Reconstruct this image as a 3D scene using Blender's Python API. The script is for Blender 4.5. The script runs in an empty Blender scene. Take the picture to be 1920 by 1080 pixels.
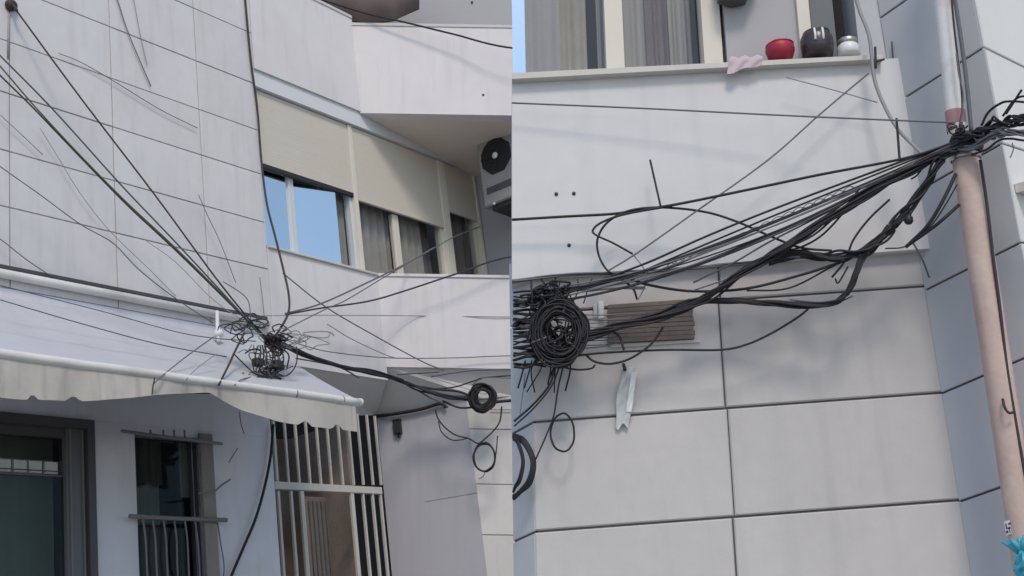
import bpy, math, random
from mathutils import Vector, Matrix
random.seed(7)
rng = random.Random(11)
SC = bpy.context.scene
COL = SC.collection

# ------------------------------------------------------------------ camera
F = 2250.0                      # focal length in pixels of a 1920 wide picture
EYE = Vector((0, 0, 1.6))
def cdir(x, y):                 # direction through a picture point, camera axes
    return Vector(((x - 960) / F, (540 - y) / F, -1.0))
_up = Vector((500 - 960, 540 + 7800, -F)).normalized()       # world up seen in camera axes
_fw = Vector((0, 0, -1)); _fh = (_fw - _up * _fw.dot(_up)).normalized()
_rt = _fh.cross(_up)
ROT = Matrix((_rt, _fh, _up))   # camera axes -> world axes
cam_d = bpy.data.cameras.new('camera'); cam = bpy.data.objects.new('camera', cam_d); COL.objects.link(cam)
cam_d.sensor_width = 36; cam_d.lens = 36 * F / 1920; cam_d.clip_start = 0.05; cam_d.clip_end = 2000
cam.matrix_world = Matrix.Translation(EYE) @ ROT.to_4x4()
SC.camera = cam

# ------------------------------------------------------------------ light
SUN = Vector((0.12, -0.62, 0.78)).normalized()
w = bpy.data.worlds.new('World'); SC.world = w; w.use_nodes = True
nt = w.node_tree; bg = nt.nodes['Background']
sky = nt.nodes.new('ShaderNodeTexSky'); sky.sky_type = 'NISHITA'; sky.sun_disc = False
sky.sun_elevation = math.asin(SUN.z); sky.sun_rotation = math.atan2(SUN.x, SUN.y)
sky.air_density = 1.3; sky.dust_density = 1.2; sky.ozone_density = 1.0
nt.links.new(sky.outputs[0], bg.inputs[0]); bg.inputs[1].default_value = 0.132
sd = bpy.data.lights.new('sun', 'SUN'); sd.energy = 1.3; sd.angle = math.radians(13); sd.color = (1.0, 0.89, 0.76)
so = bpy.data.objects.new('sun', sd); COL.objects.link(so)
so.rotation_euler = SUN.to_track_quat('Z', 'Y').to_euler(); so.location = (10, -20, 30)
SC.view_settings.view_transform = 'Standard'; SC.view_settings.look = 'None'
SC.view_settings.gamma = 1; SC.view_settings.use_curve_mapping = False
SC.view_settings.exposure = 0.18

# ------------------------------------------------------------------ materials
def mat(name, col, rough=0.8, blotch=0.06, scale=2.0, bump=0.15, bscale=90.0, metal=0.0, vary=0.0,
        streak=0.0, spec=0.3, dirt=None, dirt_amt=0.0, dscale=1.3):
    m = bpy.data.materials.new(name); m.use_nodes = True
    n = m.node_tree.nodes; l = m.node_tree.links; b = n['Principled BSDF']
    b.inputs['Roughness'].default_value = rough; b.inputs['Metallic'].default_value = metal
    b.inputs['Specular IOR Level'].default_value = spec
    geo = n.new('ShaderNodeNewGeometry')
    def noise(sc, det=4, vec=None):
        t = n.new('ShaderNodeTexNoise'); t.inputs['Scale'].default_value = sc; t.inputs['Detail'].default_value = det
        l.new(vec or geo.outputs['Position'], t.inputs['Vector']); return t
    def mathn(op, a, bb):
        t = n.new('ShaderNodeMath'); t.operation = op
        for i, q in enumerate((a, bb)):
            if isinstance(q, (int, float)): t.inputs[i].default_value = q
            else: l.new(q, t.inputs[i])
        return t.outputs[0]
    v = mathn('MULTIPLY', mathn('SUBTRACT', noise(scale).outputs[0], 0.5), 2 * blotch)
    v = mathn('ADD', v, mathn('MULTIPLY', mathn('SUBTRACT', noise(scale * 9, 3).outputs[0], 0.5), blotch))
    if vary:
        oi = n.new('ShaderNodeObjectInfo')
        v = mathn('ADD', v, mathn('MULTIPLY', mathn('SUBTRACT', oi.outputs['Random'], 0.5), 2 * vary))
    if streak:
        mp = n.new('ShaderNodeMapping'); mp.inputs['Scale'].default_value = (9, 9, 0.5)
        l.new(geo.outputs['Position'], mp.inputs[0])
        s = noise(1.0, 5, mp.outputs[0])
        r = n.new('ShaderNodeMapRange'); r.inputs[1].default_value = 0.52; r.inputs[2].default_value = 0.75
        l.new(s.outputs[0], r.inputs[0])
        v = mathn('SUBTRACT', v, mathn('MULTIPLY', r.outputs[0], streak))
    gain = mathn('ADD', v, 1.0)
    mul = n.new('ShaderNodeVectorMath'); mul.operation = 'SCALE'
    mul.inputs[0].default_value = col
    l.new(gain, mul.inputs['Scale'])
    out = mul.outputs[0]
    if dirt:
        dn = noise(dscale, 6); r = n.new('ShaderNodeMapRange'); r.inputs[1].default_value = 0.5; r.inputs[2].default_value = 0.8
        r.inputs[4].default_value = dirt_amt
        l.new(dn.outputs[0], r.inputs[0])
        mx = n.new('ShaderNodeMix'); mx.data_type = 'RGBA'
        l.new(r.outputs[0], mx.inputs[0]); l.new(out, mx.inputs[6]); mx.inputs[7].default_value = (*dirt, 1)
        out = mx.outputs[2]
    l.new(out, b.inputs['Base Color'])
    if bump:
        bn = noise(bscale, 5); bp = n.new('ShaderNodeBump'); bp.inputs['Strength'].default_value = bump
        bp.inputs['Distance'].default_value = 0.004
        l.new(bn.outputs[0], bp.inputs['Height']); l.new(bp.outputs[0], b.inputs['Normal'])
    return m

def glass(name, tint, refl, trans=(0.85, 0.88, 0.88), rough=0.02):
    m = bpy.data.materials.new(name); m.use_nodes = True
    n = m.node_tree.nodes; l = m.node_tree.links
    n.remove(n['Principled BSDF']); o = n['Material Output']
    g = n.new('ShaderNodeBsdfGlossy'); g.inputs['Color'].default_value = (*tint, 1); g.inputs['Roughness'].default_value = rough
    t = n.new('ShaderNodeBsdfTransparent'); t.inputs['Color'].default_value = (*trans, 1)
    mx = n.new('ShaderNodeMixShader'); fr = n.new('ShaderNodeLayerWeight'); fr.inputs[0].default_value = 0.5
    pw = n.new('ShaderNodeMath'); pw.operation = 'POWER'; pw.inputs[1].default_value = 5.0
    a = n.new('ShaderNodeMath'); a.operation = 'ADD'; a.use_clamp = True; a.inputs[1].default_value = refl
    l.new(fr.outputs['Facing'], pw.inputs[0]); l.new(pw.outputs[0], a.inputs[0]); l.new(a.outputs[0], mx.inputs[0])
    l.new(t.outputs[0], mx.inputs[1]); l.new(g.outputs[0], mx.inputs[2])
    # slight waviness of old panes
    nz = n.new('ShaderNodeTexNoise'); nz.inputs['Scale'].default_value = 1.5
    bp = n.new('ShaderNodeBump'); bp.inputs['Strength'].default_value = 0.15; bp.inputs['Distance'].default_value = 0.01
    geo = n.new('ShaderNodeNewGeometry'); l.new(geo.outputs['Position'], nz.inputs['Vector'])
    l.new(nz.outputs[0], bp.inputs['Height']); l.new(bp.outputs[0], g.inputs['Normal'])
    l.new(mx.outputs[0], o.inputs['Surface'])
    return m

M = {
 'tile_a': mat('painted stone tile', (0.655, 0.642, 0.648), 0.75, 0.09, 1.1, 0.15, 60, vary=0.035, streak=0.10, dirt=(0.58, 0.55, 0.56), dirt_amt=0.5),
 'joint_a': mat('dark tile joint', (0.27, 0.262, 0.275), 0.9),
 'plaster_a': mat('smooth off white plaster', (0.71, 0.685, 0.69), 0.85, 0.07, 0.8, 0.15, 50, streak=0.09, dirt=(0.60, 0.57, 0.55), dirt_amt=0.5),
 'lintel': mat('cool white lintel paint', (0.66, 0.67, 0.70), 0.8, 0.04, 1.2),
 'plaster_low': mat('grey blue ground floor plaster', (0.70, 0.71, 0.76), 0.85, 0.08, 1.2, 0.2, 40, streak=0.08, dirt=(0.33, 0.32, 0.33), dirt_amt=0.35),
 'plaster_shaded': mat('grey shaded side wall', (0.44, 0.44, 0.475), 0.85, 0.06, 1.0, 0.15, 40, streak=0.06),  # shade on the side faces is put into this darker grey
 'soffit': mat('grey soffit paint', (0.60, 0.585, 0.57), 0.9, 0.08, 1.0, 0.15, 40),
 'soffit_up': mat('tan soffit paint', (0.72, 0.67, 0.58), 0.9, 0.05, 1.0, 0.1, 40),
 'shutter': mat('beige roller shutter', (0.60, 0.56, 0.485), 0.6, 0.04, 1.5, 0.05, 60),
 'cream': mat('cream window frame', (0.68, 0.645, 0.565), 0.5, 0.04, 3, 0.03),
 'alu': mat('pale aluminium frame', (0.62, 0.65, 0.68), 0.4, 0.04, 3, 0.03),
 'curtain': mat('grey beige curtain cloth', (0.40, 0.395, 0.38), 0.95, 0.10, 3, 0.2, 200),
 'curtain_dark': mat('brown grey curtain cloth', (0.22, 0.20, 0.20), 0.95, 0.2, 5, 0.2, 200),
 'curtain_cream': mat('cream curtain cloth', (0.42, 0.40, 0.34), 0.95, 0.15, 5, 0.2, 200),
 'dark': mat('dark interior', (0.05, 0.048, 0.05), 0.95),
 'brown_dark': mat('brown interior', (0.30, 0.25, 0.215), 0.95, 0.3, 2.5),
 'white_metal': mat('white painted metal', (0.54, 0.52, 0.475), 0.55, 0.10, 8, 0.05, spec=0.4, dirt=(0.4, 0.33, 0.25), dirt_amt=0.4),
 'bar_white': mat('white awning tube', (0.76, 0.745, 0.72), 0.45, 0.12, 5, 0.06, spec=0.4, dirt=(0.40, 0.36, 0.32), dirt_amt=0.7),
 'fabric': mat('pale blue grey awning canvas', (0.49, 0.51, 0.54), 0.95, 0.06, 1.0, 0.3, 200, streak=0.03, dirt=(0.44, 0.45, 0.49), dirt_amt=0.35),
 'valance': mat('off white valance canvas', (0.55, 0.525, 0.48), 0.95, 0.12, 2, 0.3, 200, streak=0.28, dirt=(0.36, 0.33, 0.30), dirt_amt=0.6),
 'door_frame': mat('anthracite door frame', (0.075, 0.072, 0.08), 0.45, 0.05, 4, 0.02, spec=0.4),
 'door_alu': mat('grey door stile', (0.13, 0.14, 0.15), 0.4, 0.05, 4, 0.02, spec=0.4),
 'blind_green': mat('grey green door blind', (0.40, 0.43, 0.40), 0.8, 0.1, 2),
 'grille': mat('weathered grey steel', (0.20, 0.20, 0.205), 0.6, 0.15, 12, 0.1, dirt=(0.16, 0.12, 0.10), dirt_amt=0.6),
 'wood_leaf': mat('grey brown wooden shutter leaf', (0.27, 0.25, 0.235), 0.8, 0.15, 5, 0.3, 30, streak=0.25),
 'wood': mat('weathered brown board', (0.20, 0.165, 0.148), 0.85, 0.35, 8, 0.4, 40),
 'cable': mat('black cable sheath', (0.019, 0.018, 0.023), 0.6, 0.6, 14, 0.05, spec=0.4),
 'cable_brown': mat('faded brown black cable sheath', (0.05, 0.04, 0.042), 0.6, 0.2, 30, 0.05),
 'cable_grey': mat('grey cable sheath', (0.15, 0.15, 0.165), 0.6, 0.2, 30, 0.05),
 'cable_pale': mat('pale grey thin wire', (0.30, 0.30, 0.33), 0.6, 0.2, 30, 0.05),
 'cable_green': mat('green cable sheath', (0.10, 0.13, 0.07), 0.6, 0.2, 30, 0.05),
 'cable_blue': mat('blue grey cable sheath', (0.09, 0.11, 0.13), 0.6, 0.2, 30, 0.05),
 'conduit': mat('grey conduit', (0.30, 0.30, 0.31), 0.6, 0.1, 10),
 'box_black': mat('black plastic', (0.025, 0.025, 0.028), 0.5, 0.1, 10, 0.05, spec=0.4),
 'white_pl': mat('white plastic', (0.75, 0.76, 0.77), 0.4, 0.04, 6, 0.03, spec=0.5),
 'ac': mat('shade darkened air conditioner casing', (0.30, 0.295, 0.30), 0.5, 0.10, 4, 0.03, spec=0.4),  # the soffit's shade is put into this darker grey
 'brown_cloth': mat('brown blind cloth', (0.17, 0.135, 0.125), 0.9, 0.25, 4, 0.3, 120),
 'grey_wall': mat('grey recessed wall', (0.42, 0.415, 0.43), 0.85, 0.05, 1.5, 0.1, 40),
 'tile_b': mat('large grey white wall tile', (0.515, 0.496, 0.496), 0.7, 0.11, 1.6, 0.15, 60, vary=0.035, streak=0.09, dirt=(0.43, 0.42, 0.42), dirt_amt=0.45),
 'tile_g': mat('ground floor corner tile', (0.64, 0.615, 0.605), 0.8, 0.08, 1.5, 0.15, 50, vary=0.03, streak=0.10, dirt=(0.45, 0.42, 0.41), dirt_amt=0.5),
 'tile_shaded': mat('blue shaded return wall tile', (0.49, 0.505, 0.53), 0.7, 0.06, 2.2, 0.12, 60, vary=0.02, dirt=(0.40, 0.39, 0.40), dirt_amt=0.4),  # the wall tile again, with the blue of shade mixed in
 'joint_b': mat('dark open joint', (0.12, 0.115, 0.12), 0.9),
 'parapet_b': mat('smooth pale grey parapet paint', (0.655, 0.655, 0.665), 0.8, 0.07, 1.1, 0.12, 50, streak=0.06, dirt=(0.60, 0.55, 0.545), dirt_amt=0.6),
 'sill_b': mat('pale stone sill', (0.60, 0.58, 0.54), 0.7, 0.08, 5, 0.15, 80),
 'white_sunlit': mat('white sun brightened wall paint', (0.80, 0.79, 0.775), 0.8, 0.05, 2, 0.1, 50),  # white raised further: the sunshine on this face is put into the colour
 'pole': mat('pinkish brown painted pole', (0.56, 0.425, 0.375), 0.7, 0.18, 5, 0.25, 40, streak=0.3, dirt=(0.66, 0.57, 0.47), dirt_amt=0.9, dscale=9),
 'pole_pale': mat('pale grey pipe', (0.74, 0.725, 0.72), 0.65, 0.12, 5, 0.15, 40, streak=0.2, dirt=(0.52, 0.40, 0.37), dirt_amt=0.8, dscale=8),
 'steel': mat('galvanised steel', (0.45, 0.44, 0.42), 0.4, 0.1, 20, 0.05, metal=0.7),
 'rust': mat('red brown primer', (0.42, 0.24, 0.23), 0.8, 0.2, 20, 0.1),
 'red_pot': mat('crimson plastic', (0.36, 0.018, 0.05), 0.5, 0.3, 14, 0.05, spec=0.5),
 'dark_pot': mat('dark brown glazed clay', (0.055, 0.045, 0.048), 0.3, 0.2, 10, 0.05, spec=0.5),
 'pink': mat('faded pink cloth', (0.55, 0.45, 0.49), 0.9, 0.15, 12, 0.2, 150),
 'cyan': mat('turquoise plastic bag', (0.05, 0.36, 0.47), 0.4, 0.3, 18, 0.3, 60, spec=0.5),
 'purple': mat('dark purple ink', (0.05, 0.04, 0.12), 0.6),
 'plastic_film': mat('grey translucent film', (0.56, 0.575, 0.575), 0.5, 0.15, 12, 0.2, 60, spec=0.3),
 'paving': mat('grey street paving', (0.30, 0.29, 0.28), 0.9, 0.15, 0.6, 0.3, 20),
 'glass_blue': glass('blue reflective glass', (0.95, 1.0, 1.0), 0.94),
 'glass_sky': glass('sky reflecting glass', (0.50, 0.66, 0.85), 0.9),
 'glass': glass('clear window glass', (0.8, 0.82, 0.85), 0.035, (0.92, 0.92, 0.92)),
 'glass_dark': glass('smoked door glass', (0.7, 0.75, 0.75), 0.015, (0.66, 0.70, 0.69)),
}

# ------------------------------------------------------------------ mesh helpers
CENTRE = {}                      # world location of every object made
class MB:
    def __init__(s): s.v = []; s.f = []; s.smooth = []
    def add(s, vs, fs, smooth=False):
        k = len(s.v); s.v += [Vector(p) for p in vs]
        for f in fs: s.f.append([i + k for i in f]); s.smooth.append(smooth)
        return s
    def hexa(s, p):              # eight corners: back four then front four
        return s.add(p, [(3, 2, 1, 0), (4, 5, 6, 7), (0, 1, 5, 4), (1, 2, 6, 5), (2, 3, 7, 6), (3, 0, 4, 7)])
    def box(s, fr, a0, a1, b0, b1, c0, c1, inset=0.0):
        e = inset
        q = [(a0, b0), (a1, b0), (a1, b1), (a0, b1)]
        if not e: return s.hexa([fr.P(a, b, c0) for a, b in q] + [fr.P(a, b, c1) for a, b in q])
        qi = [(a0 + e, b0 + e), (a1 - e, b0 + e), (a1 - e, b1 - e), (a0 + e, b1 - e)]
        p = [fr.P(a, b, c0) for a, b in q] + [fr.P(a, b, c1 - e) for a, b in q] + [fr.P(a, b, c1) for a, b in qi]
        fs = [(8, 9, 10, 11)]
        for i in range(4):
            j = (i + 1) % 4
            fs += [(i, j, j + 4, i + 4), (i + 4, j + 4, j + 8, i + 8)]
        return s.add(p, fs)
    def prism(s, fr, ab, cb, cf):
        n = len(ab)
        p = [fr.P(a, b, cb) for a, b in ab] + [fr.P(a, b, cf) for a, b in ab]
        fs = [tuple(range(n - 1, -1, -1)), tuple(range(n, 2 * n))]
        fs += [(i, (i + 1) % n, n + (i + 1) % n, n + i) for i in range(n)]
        return s.add(p, fs)
    def tube(s, pts, r, sides=6, closed=False, cap=True):
        pts = [Vector(p) for p in pts]; n = len(pts)
        rr = r if isinstance(r, (list, tuple)) else [r] * n
        tg = []
        for i in range(n):
            a = pts[(i - 1) % n] if closed or i > 0 else pts[i]
            b = pts[(i + 1) % n] if closed or i < n - 1 else pts[i]
            d = b - a
            tg.append(d.normalized() if d.length > 1e-9 else Vector((0, 0, 1)))
        ref = tg[0].orthogonal().normalized(); vs = []
        for i in range(n):
            ref = (ref - tg[i] * ref.dot(tg[i]))
            ref = ref.normalized() if ref.length > 1e-6 else tg[i].orthogonal().normalized()
            bi = tg[i].cross(ref)
            for k in range(sides):
                t = 2 * math.pi * k / sides
                vs.append(pts[i] + (ref * math.cos(t) + bi * math.sin(t)) * rr[i])
        fs = []
        for i in range(n if closed else n - 1):
            j = (i + 1) % n
            for k in range(sides):
                k2 = (k + 1) % sides
                fs.append((i * sides + k, i * sides + k2, j * sides + k2, j * sides + k))
        if cap and not closed:
            fs += [tuple(range(sides - 1, -1, -1)), tuple((n - 1) * sides + k for k in range(sides))]
        return s.add(vs, fs, True)
    def lathe(s, base, axis, prof, sides=20, cap=True):
        ax = Vector(axis).normalized(); x = ax.orthogonal().normalized(); y = ax.cross(x)
        vs = []; n = len(prof)
        for r, h in prof:
            for k in range(sides):
                t = 2 * math.pi * k / sides
                vs.append(Vector(base) + ax * h + (x * math.cos(t) + y * math.sin(t)) * r)
        fs = [(i * sides + k, i * sides + (k + 1) % sides, (i + 1) * sides + (k + 1) % sides, (i + 1) * sides + k)
              for i in range(n - 1) for k in range(sides)]
        if cap: fs += [tuple(range(sides - 1, -1, -1)), tuple((n - 1) * sides + k for k in range(sides))]
        return s.add(vs, fs, True)
    def grid(s, fn, nu, nv, thick=None):     # fn(u, v) -> point ; sheet with a little thickness
        vs = [fn(i / nu, j / nv) for i in range(nu + 1) for j in range(nv + 1)]
        W = nv + 1
        fs = [(i * W + j, (i + 1) * W + j, (i + 1) * W + j + 1, i * W + j + 1) for i in range(nu) for j in range(nv)]
        s.add(vs, fs, True)
        if thick:
            s.add([Vector(p) + thick for p in vs], [tuple(reversed(f)) for f in fs], True)
        return s
    def build(s, name, material, parent=None, **props):
        me = bpy.data.meshes.new(name)
        lo = Vector([min(p[i] for p in s.v) for i in range(3)]); hi = Vector([max(p[i] for p in s.v) for i in range(3)])
        c = (lo + hi) / 2; c.z = lo.z
        me.from_pydata([p - c for p in s.v], [], s.f); me.materials.append(M[material])
        me.polygons.foreach_set('use_smooth', s.smooth); me.update()
        o = bpy.data.objects.new(name, me); COL.objects.link(o)
        CENTRE[o] = c
        if parent is not None:
            o.parent = parent; o.location = c - CENTRE[parent]
        else: o.location = c
        for k, val in props.items(): o[k] = val
        return o

def thing(name, label, cat, loc, group=None):
    o = bpy.data.objects.new(name, None); COL.objects.link(o); o.empty_display_size = 0.2
    o.location = loc; CENTRE[o] = Vector(loc)
    o['label'] = label; o['category'] = cat
    if group: o['group'] = group
    return o

def smooth_path(pts, step=7):
    pts = [Vector(p) for p in pts]
    if len(pts) < 3:
        return [pts[0].lerp(pts[-1], i / step) for i in range(step + 1)]
    q = [pts[0] * 2 - pts[1]] + pts + [pts[-1] * 2 - pts[-2]]; out = []
    for i in range(1, len(q) - 2):
        p0, p1, p2, p3 = q[i - 1:i + 3]
        for k in range(step):
            t = k / step
            out.append(0.5 * (2 * p1 + (p2 - p0) * t + (2 * p0 - 5 * p1 + 4 * p2 - p3) * t * t + (3 * p1 - p0 - 3 * p2 + p3) * t ** 3))
    out.append(pts[-1]); return out

class Frame:                    # a wall plane: u runs along it, v up it, n out of it towards the street
    def __init__(s, o, u, v):
        s.o = Vector(o); s.u = Vector(u).normalized(); s.v = Vector(v).normalized()
        s.n = s.u.cross(s.v).normalized()
        s.inv = Matrix((s.u, s.v, s.n)).transposed().inverted()
    def P(s, a, b, c=0.0): return s.o + s.u * a + s.v * b + s.n * c
    def at(s, x, y, c=0.0):      # point of the plane (moved out by c) seen at a place of the photograph
        d = ROT @ cdir(x, y)
        t = (s.o + s.n * c - EYE).dot(s.n) / d.dot(s.n)
        return EYE + d * t
    def ab(s, x, y, c=0.0):
        k = s.inv @ (s.at(x, y, c) - s.o); return k.x, k.y
    def rect(s, x0, y0, x1, y1, c=0.0):
        a0, b1 = s.ab(x0, y0, c); a1, b0 = s.ab(x1, y1, c)
        return min(a0, a1), max(a0, a1), min(b0, b1), max(b0, b1)
    def foot(s, a=0.0): return (0.0 - s.P(a, 0).z) / s.v.z
    def moved(s, c): return Frame(s.o + s.n * c, s.u, s.v)

def vp(x, y): return (ROT @ Vector(((x - 960) / F, (540 - y) / F, -1))).normalized()
def px_r(p, px): return px / 2 * (ROT.transposed() @ (Vector(p) - EYE)).z * -1 / F
def project(p):
    q = ROT.transposed() @ (Vector(p) - EYE)
    return 960 + F * q.x / -q.z, 540 - F * q.y / -q.z

# ------------------------------------------------------------------ the two fronts
VA = vp(0, -6500)
oA = EYE + ROT @ (cdir(700, 500) * 14.8)
L = Frame(oA, vp(2675, 1024), VA)                       # tiled front of the left building
K = L.at(706, 517)
LF = Frame(K, ROT @ Vector((1, -0.016, 0)), VA)          # its balcony fronts
VB = vp(845, -7000)
oB = EYE + ROT @ (cdir(1365, 765) * 5.5)
RF = Frame(oB, ROT @ Vector((0.997, 0.0690, -0.026)), VB)     # front of the right building
c0, c1 = RF.at(1662, 110), RF.at(1820, 1080)
RS = Frame(c0, -vp(-1057, 1939), c0 - c1)                # return wall behind the pole
oc = RS.at(1874, 240)
RO = Frame(oc, vp(2860, 592), RS.v)                      # bright wall past the pole
BASE_A = Vector((L.at(300, 900).x, L.at(300, 900).y, 0)); BASE_B = Vector((RF.at(1400, 900).x, RF.at(1400, 900).y, 0))

# ------------------------------------------------------------------ ground
g = MB(); g.add([(-300, -300, 0), (300, -300, 0), (300, 300, 0), (-300, 300, 0)], [(0, 1, 2, 3)])
g.build('street', 'paving', kind='structure')

# ================================================================== LEFT BUILDING
A = thing('apartment_building', 'pale tiled apartment block with beige roller shutters and balcony fronts', 'building', BASE_A)
FOOT = L.foot() - 0.4
aL = L.ab(-420, 300)[0]; aE = L.ab(487, 300)[0]
bTop = L.ab(250, -330)[1]
bA = L.ab(200, 556)[1]                                   # level of the awning's wall bar
MB().box(L, aL, aE, bA - 0.1, bTop, -0.35, -0.014).build('wall_backing', 'joint_a', A)
# tiles
rows = sorted([L.ab(217, y)[1] for y in (-48, 55, 150, 240, 340, 437)] + [bA - 0.1])
rows.append(rows[-1] + 0.5); rows.append(rows[-1] + 0.5)
cols = [L.ab(x, 300)[0] for x in (18, 213, 378)]
cols = [cols[0] - (cols[1] - cols[0]) * 2, cols[0] - (cols[1] - cols[0])] + cols + [aE + 0.006]
G = 0.011
for i in range(len(rows) - 1):
    for j in range(len(cols) - 1):
        d = rng.uniform(-0.002, 0.002)
        MB().box(L, cols[j] + G / 2, cols[j + 1] - G / 2, rows[i] + G / 2, rows[i + 1] - G / 2, -0.013, 0.006 + d, 0.003).build('tile', 'tile_a', A)
# ground floor wall with a door and a window opening
aD = L.ab(176, 900)[0]; bD = L.ab(170, 789)[1]
w0, w1, _, _ = L.rect(255, 900, 400, 1000); bW = L.ab(320, 815)[1]
aG = L.ab(514, 900)[0]; bG = L.ab(600, 640)[1]
m = MB()
for a0, a1, b0, b1 in ((aL, aG, max(bD, bW) + 0.001, bA - 0.101), (aD, w0, FOOT, max(bD, bW)), (w1, aG, FOOT, max(bD, bW)),
                       (aL, aD - 0.001, bD, max(bD, bW)), (w0 + 0.001, w1 - 0.001, bW, max(bD, bW))):
    m.box(L, a0, a1, b0, b1, -0.3, 0.0)
m.build('ground_floor_wall', 'plaster_low', A)
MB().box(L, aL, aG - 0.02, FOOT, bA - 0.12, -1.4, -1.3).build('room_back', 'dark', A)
# shop door
dr = MB(); dr.box(L, aD - 0.075, aD - 0.001, FOOT, bD - 0.001, -0.14, 0.035).box(L, aL, aD - 0.076, bD - 0.085, bD - 0.001, -0.14, 0.035)
door = dr.build('door', 'door_frame', A, label='dark framed glass shop door at the bottom left')
aS = L.ab(128, 950)[0]
MB().box(L, aS, aD - 0.076, FOOT, bD - 0.086, -0.13, -0.02).build('stile', 'door_alu', door)
st = MB(); x1 = aD - 0.11
st.box(L, x1, x1 + 0.012, FOOT, bD - 0.09, -0.02, 0.0); st.box(L, aS + 0.03, aS + 0.045, FOOT, bD - 0.09, -0.02, -0.004)
st.build('stile_bead', 'grille', door)
MB().box(L, aL, aS - 0.002, bD - 0.17, bD - 0.087, -0.12, -0.03).build('head_rail', 'door_frame', door)
bT0, bT1 = L.ab(60, 857)[1], L.ab(60, 886)[1]
MB().box(L, aL, aS - 0.001, bT0, bD - 0.171, -0.09, -0.08).build('transom_pane', 'glass_dark', door)
MB().box(L, aL, aS - 0.001, bT1 - 0.012, bT1, -0.1, -0.055).build('transom_rail', 'door_alu', door)
for x in (4, 34, 62, 92):
    a = L.ab(x, 870)[0]
    a2 = L.ab(x + 27, 870)[0]
    MB().box(L, a + 0.01, min(a2 - 0.005, aS - 0.01), bT1 + 0.012, bT0 - 0.012, -0.11, -0.07, 0.006).build('pale_square', 'plastic_film', door)  # row of small pale squares across the transom
MB().box(L, aL, aS - 0.001, (bT0 + bT1) / 2 - 0.035, (bT0 + bT1) / 2 - 0.027, -0.069, -0.06).build('glazing_bar', 'door_frame', door)
MB().box(L, aL, aS - 0.002, FOOT, bT1 - 0.013, -0.075, -0.065).build('pane', 'glass_dark', door)
def drape(fr, a0, a1, b0, b1, c, amp, waves, phase=0.0, lean=0.0, nu=48, jag=0.0):
    def fn(u, v):
        k = math.sin(u * waves * 6.283 + phase) * amp + math.sin(u * waves * 2.7 * 6.283 + phase * 2) * amp * 0.35
        return fr.P(a0 + (a1 - a0) * u + lean * (1 - v), b0 + (b1 - b0) * v + jag * math.sin(u * 9) * (1 - v), c + k * (1.1 - 0.35 * v))
    return MB().grid(fn, nu, 4)
drape(L, aL, aS + 0.05, FOOT, bD, -0.30, 0.012, 20).build('blind', 'blind_green', door)
# barred window
bw = MB()
bw.box(L, w0 - 0.0, w0 + 0.03, FOOT, bW, -0.16, -0.06).box(L, w0 + 0.031, w1, bW - 0.03, bW, -0.16, -0.06)
win = bw.build('window', 'door_alu', A, label='dark barred window with a grey wooden shutter leaf beside the door')
xx = L.ab(368, 900)[0]
MB().box(L, w0 + 0.032, xx - 0.002, FOOT, bW - 0.031, -0.115, -0.105).build('pane', 'glass_dark', win)
bl = L.ab(300, 900)[1]
drape(L, w0 + 0.02, L.ab(330, 850)[0], bl, bW, -0.24, 0.015, 4, 1).build('blind', 'curtain_dark', win)
drape(L, w0 + 0.02, L.ab(345, 900)[0], FOOT, L.ab(300, 960)[1], -0.30, 0.02, 5, 2).build('curtain', 'curtain_dark', win)
drape(L, w0 + 0.02, L.ab(330, 900)[0], L.ab(300, 975)[1], bl + .05, -0.27, 0.012, 3, 2).build('curtain', 'curtain', win)
a0_, a1_, b0_, b1_ = L.rect(335, 826, 358, 932, -0.2)
MB().box(L, a0_, a1_, b0_, b1_, -0.24, -0.2).build('lit_pane_panel', 'white_pl', win)  # white panel; the glare of the lit pane is put into its colour
for x in (333, 357, 366):
    a = L.ab(x, 900, -0.14)[0]; MB().box(L, a - 0.012, a + 0.012, FOOT, bW - 0.03, -0.15, -0.12).build('casement_bar', 'door_frame', win)
sh = MB(); s0 = L.ab(374, 900)[0]
sh.box(L, s0, w1 + 0.02, FOOT, bW + 0.03, 0.012, 0.045, 0.004)
leaf = sh.build('shutter_leaf', 'wood_leaf', win)
# window grille
gr = thing('window_grille', 'grey steel bar grille fixed in front of the dark barred window', 'grille', L.at(320, 1000, 0.08))
def rail(x0, y0, x1, y1, c, r, name, par, matn):
    MB().tube([L.at(x0, y0, c), L.at((x0 + x1) / 2, (y0 + y1) / 2 + 1, c), L.at(x1, y1, c)], r, 8).build(name, matn, par)
rail(228, 808, 416, 832, 0.075, 0.016, 'rail', gr, 'grille'); rail(243, 968, 425, 975, 0.075, 0.021, 'rail', gr, 'grille')
for xt, xb, bow in ((268, 274, 0.02), (286, 292, 0.045), (306, 312, 0.015), (326, 331, 0.03), (346, 352, 0.02), (365, 372, 0.035)):
    b0 = L.ab(xb, 1085)[1]
    pts = [L.at(xt, 972, 0.065), L.at(xt + 5, 1010, 0.07 + bow), L.at(xb + 1, 1050, 0.07 + bow), L.at(xb + 4, 1110, 0.06), L.at(xb + 9, 1190, 0.06)]
    MB().tube(smooth_path(pts, 4), 0.010, 6).build('bar', 'grille', gr)
for x in (282, 306, 326, 346):
    MB().tube([L.at(x, 806, 0.07), L.at(x + 1, 822, 0.07)], 0.011, 6).build('rail_stud', 'grille', gr)

# window band of the first floor
bS = L.ab(600, 487)[1]; bSh = L.ab(570, 197)[1]; bPar = L.ab(590, 178)[1]
aWend = L.ab(914, 470)[0]
bLow = L.ab(640, 700)[1]
MB().box(L, aE + 0.004, (L.inv @ (K - L.o)).x, bLow, bS - 0.03, -0.35, 0.015).build('parapet', 'plaster_a', A)
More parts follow.
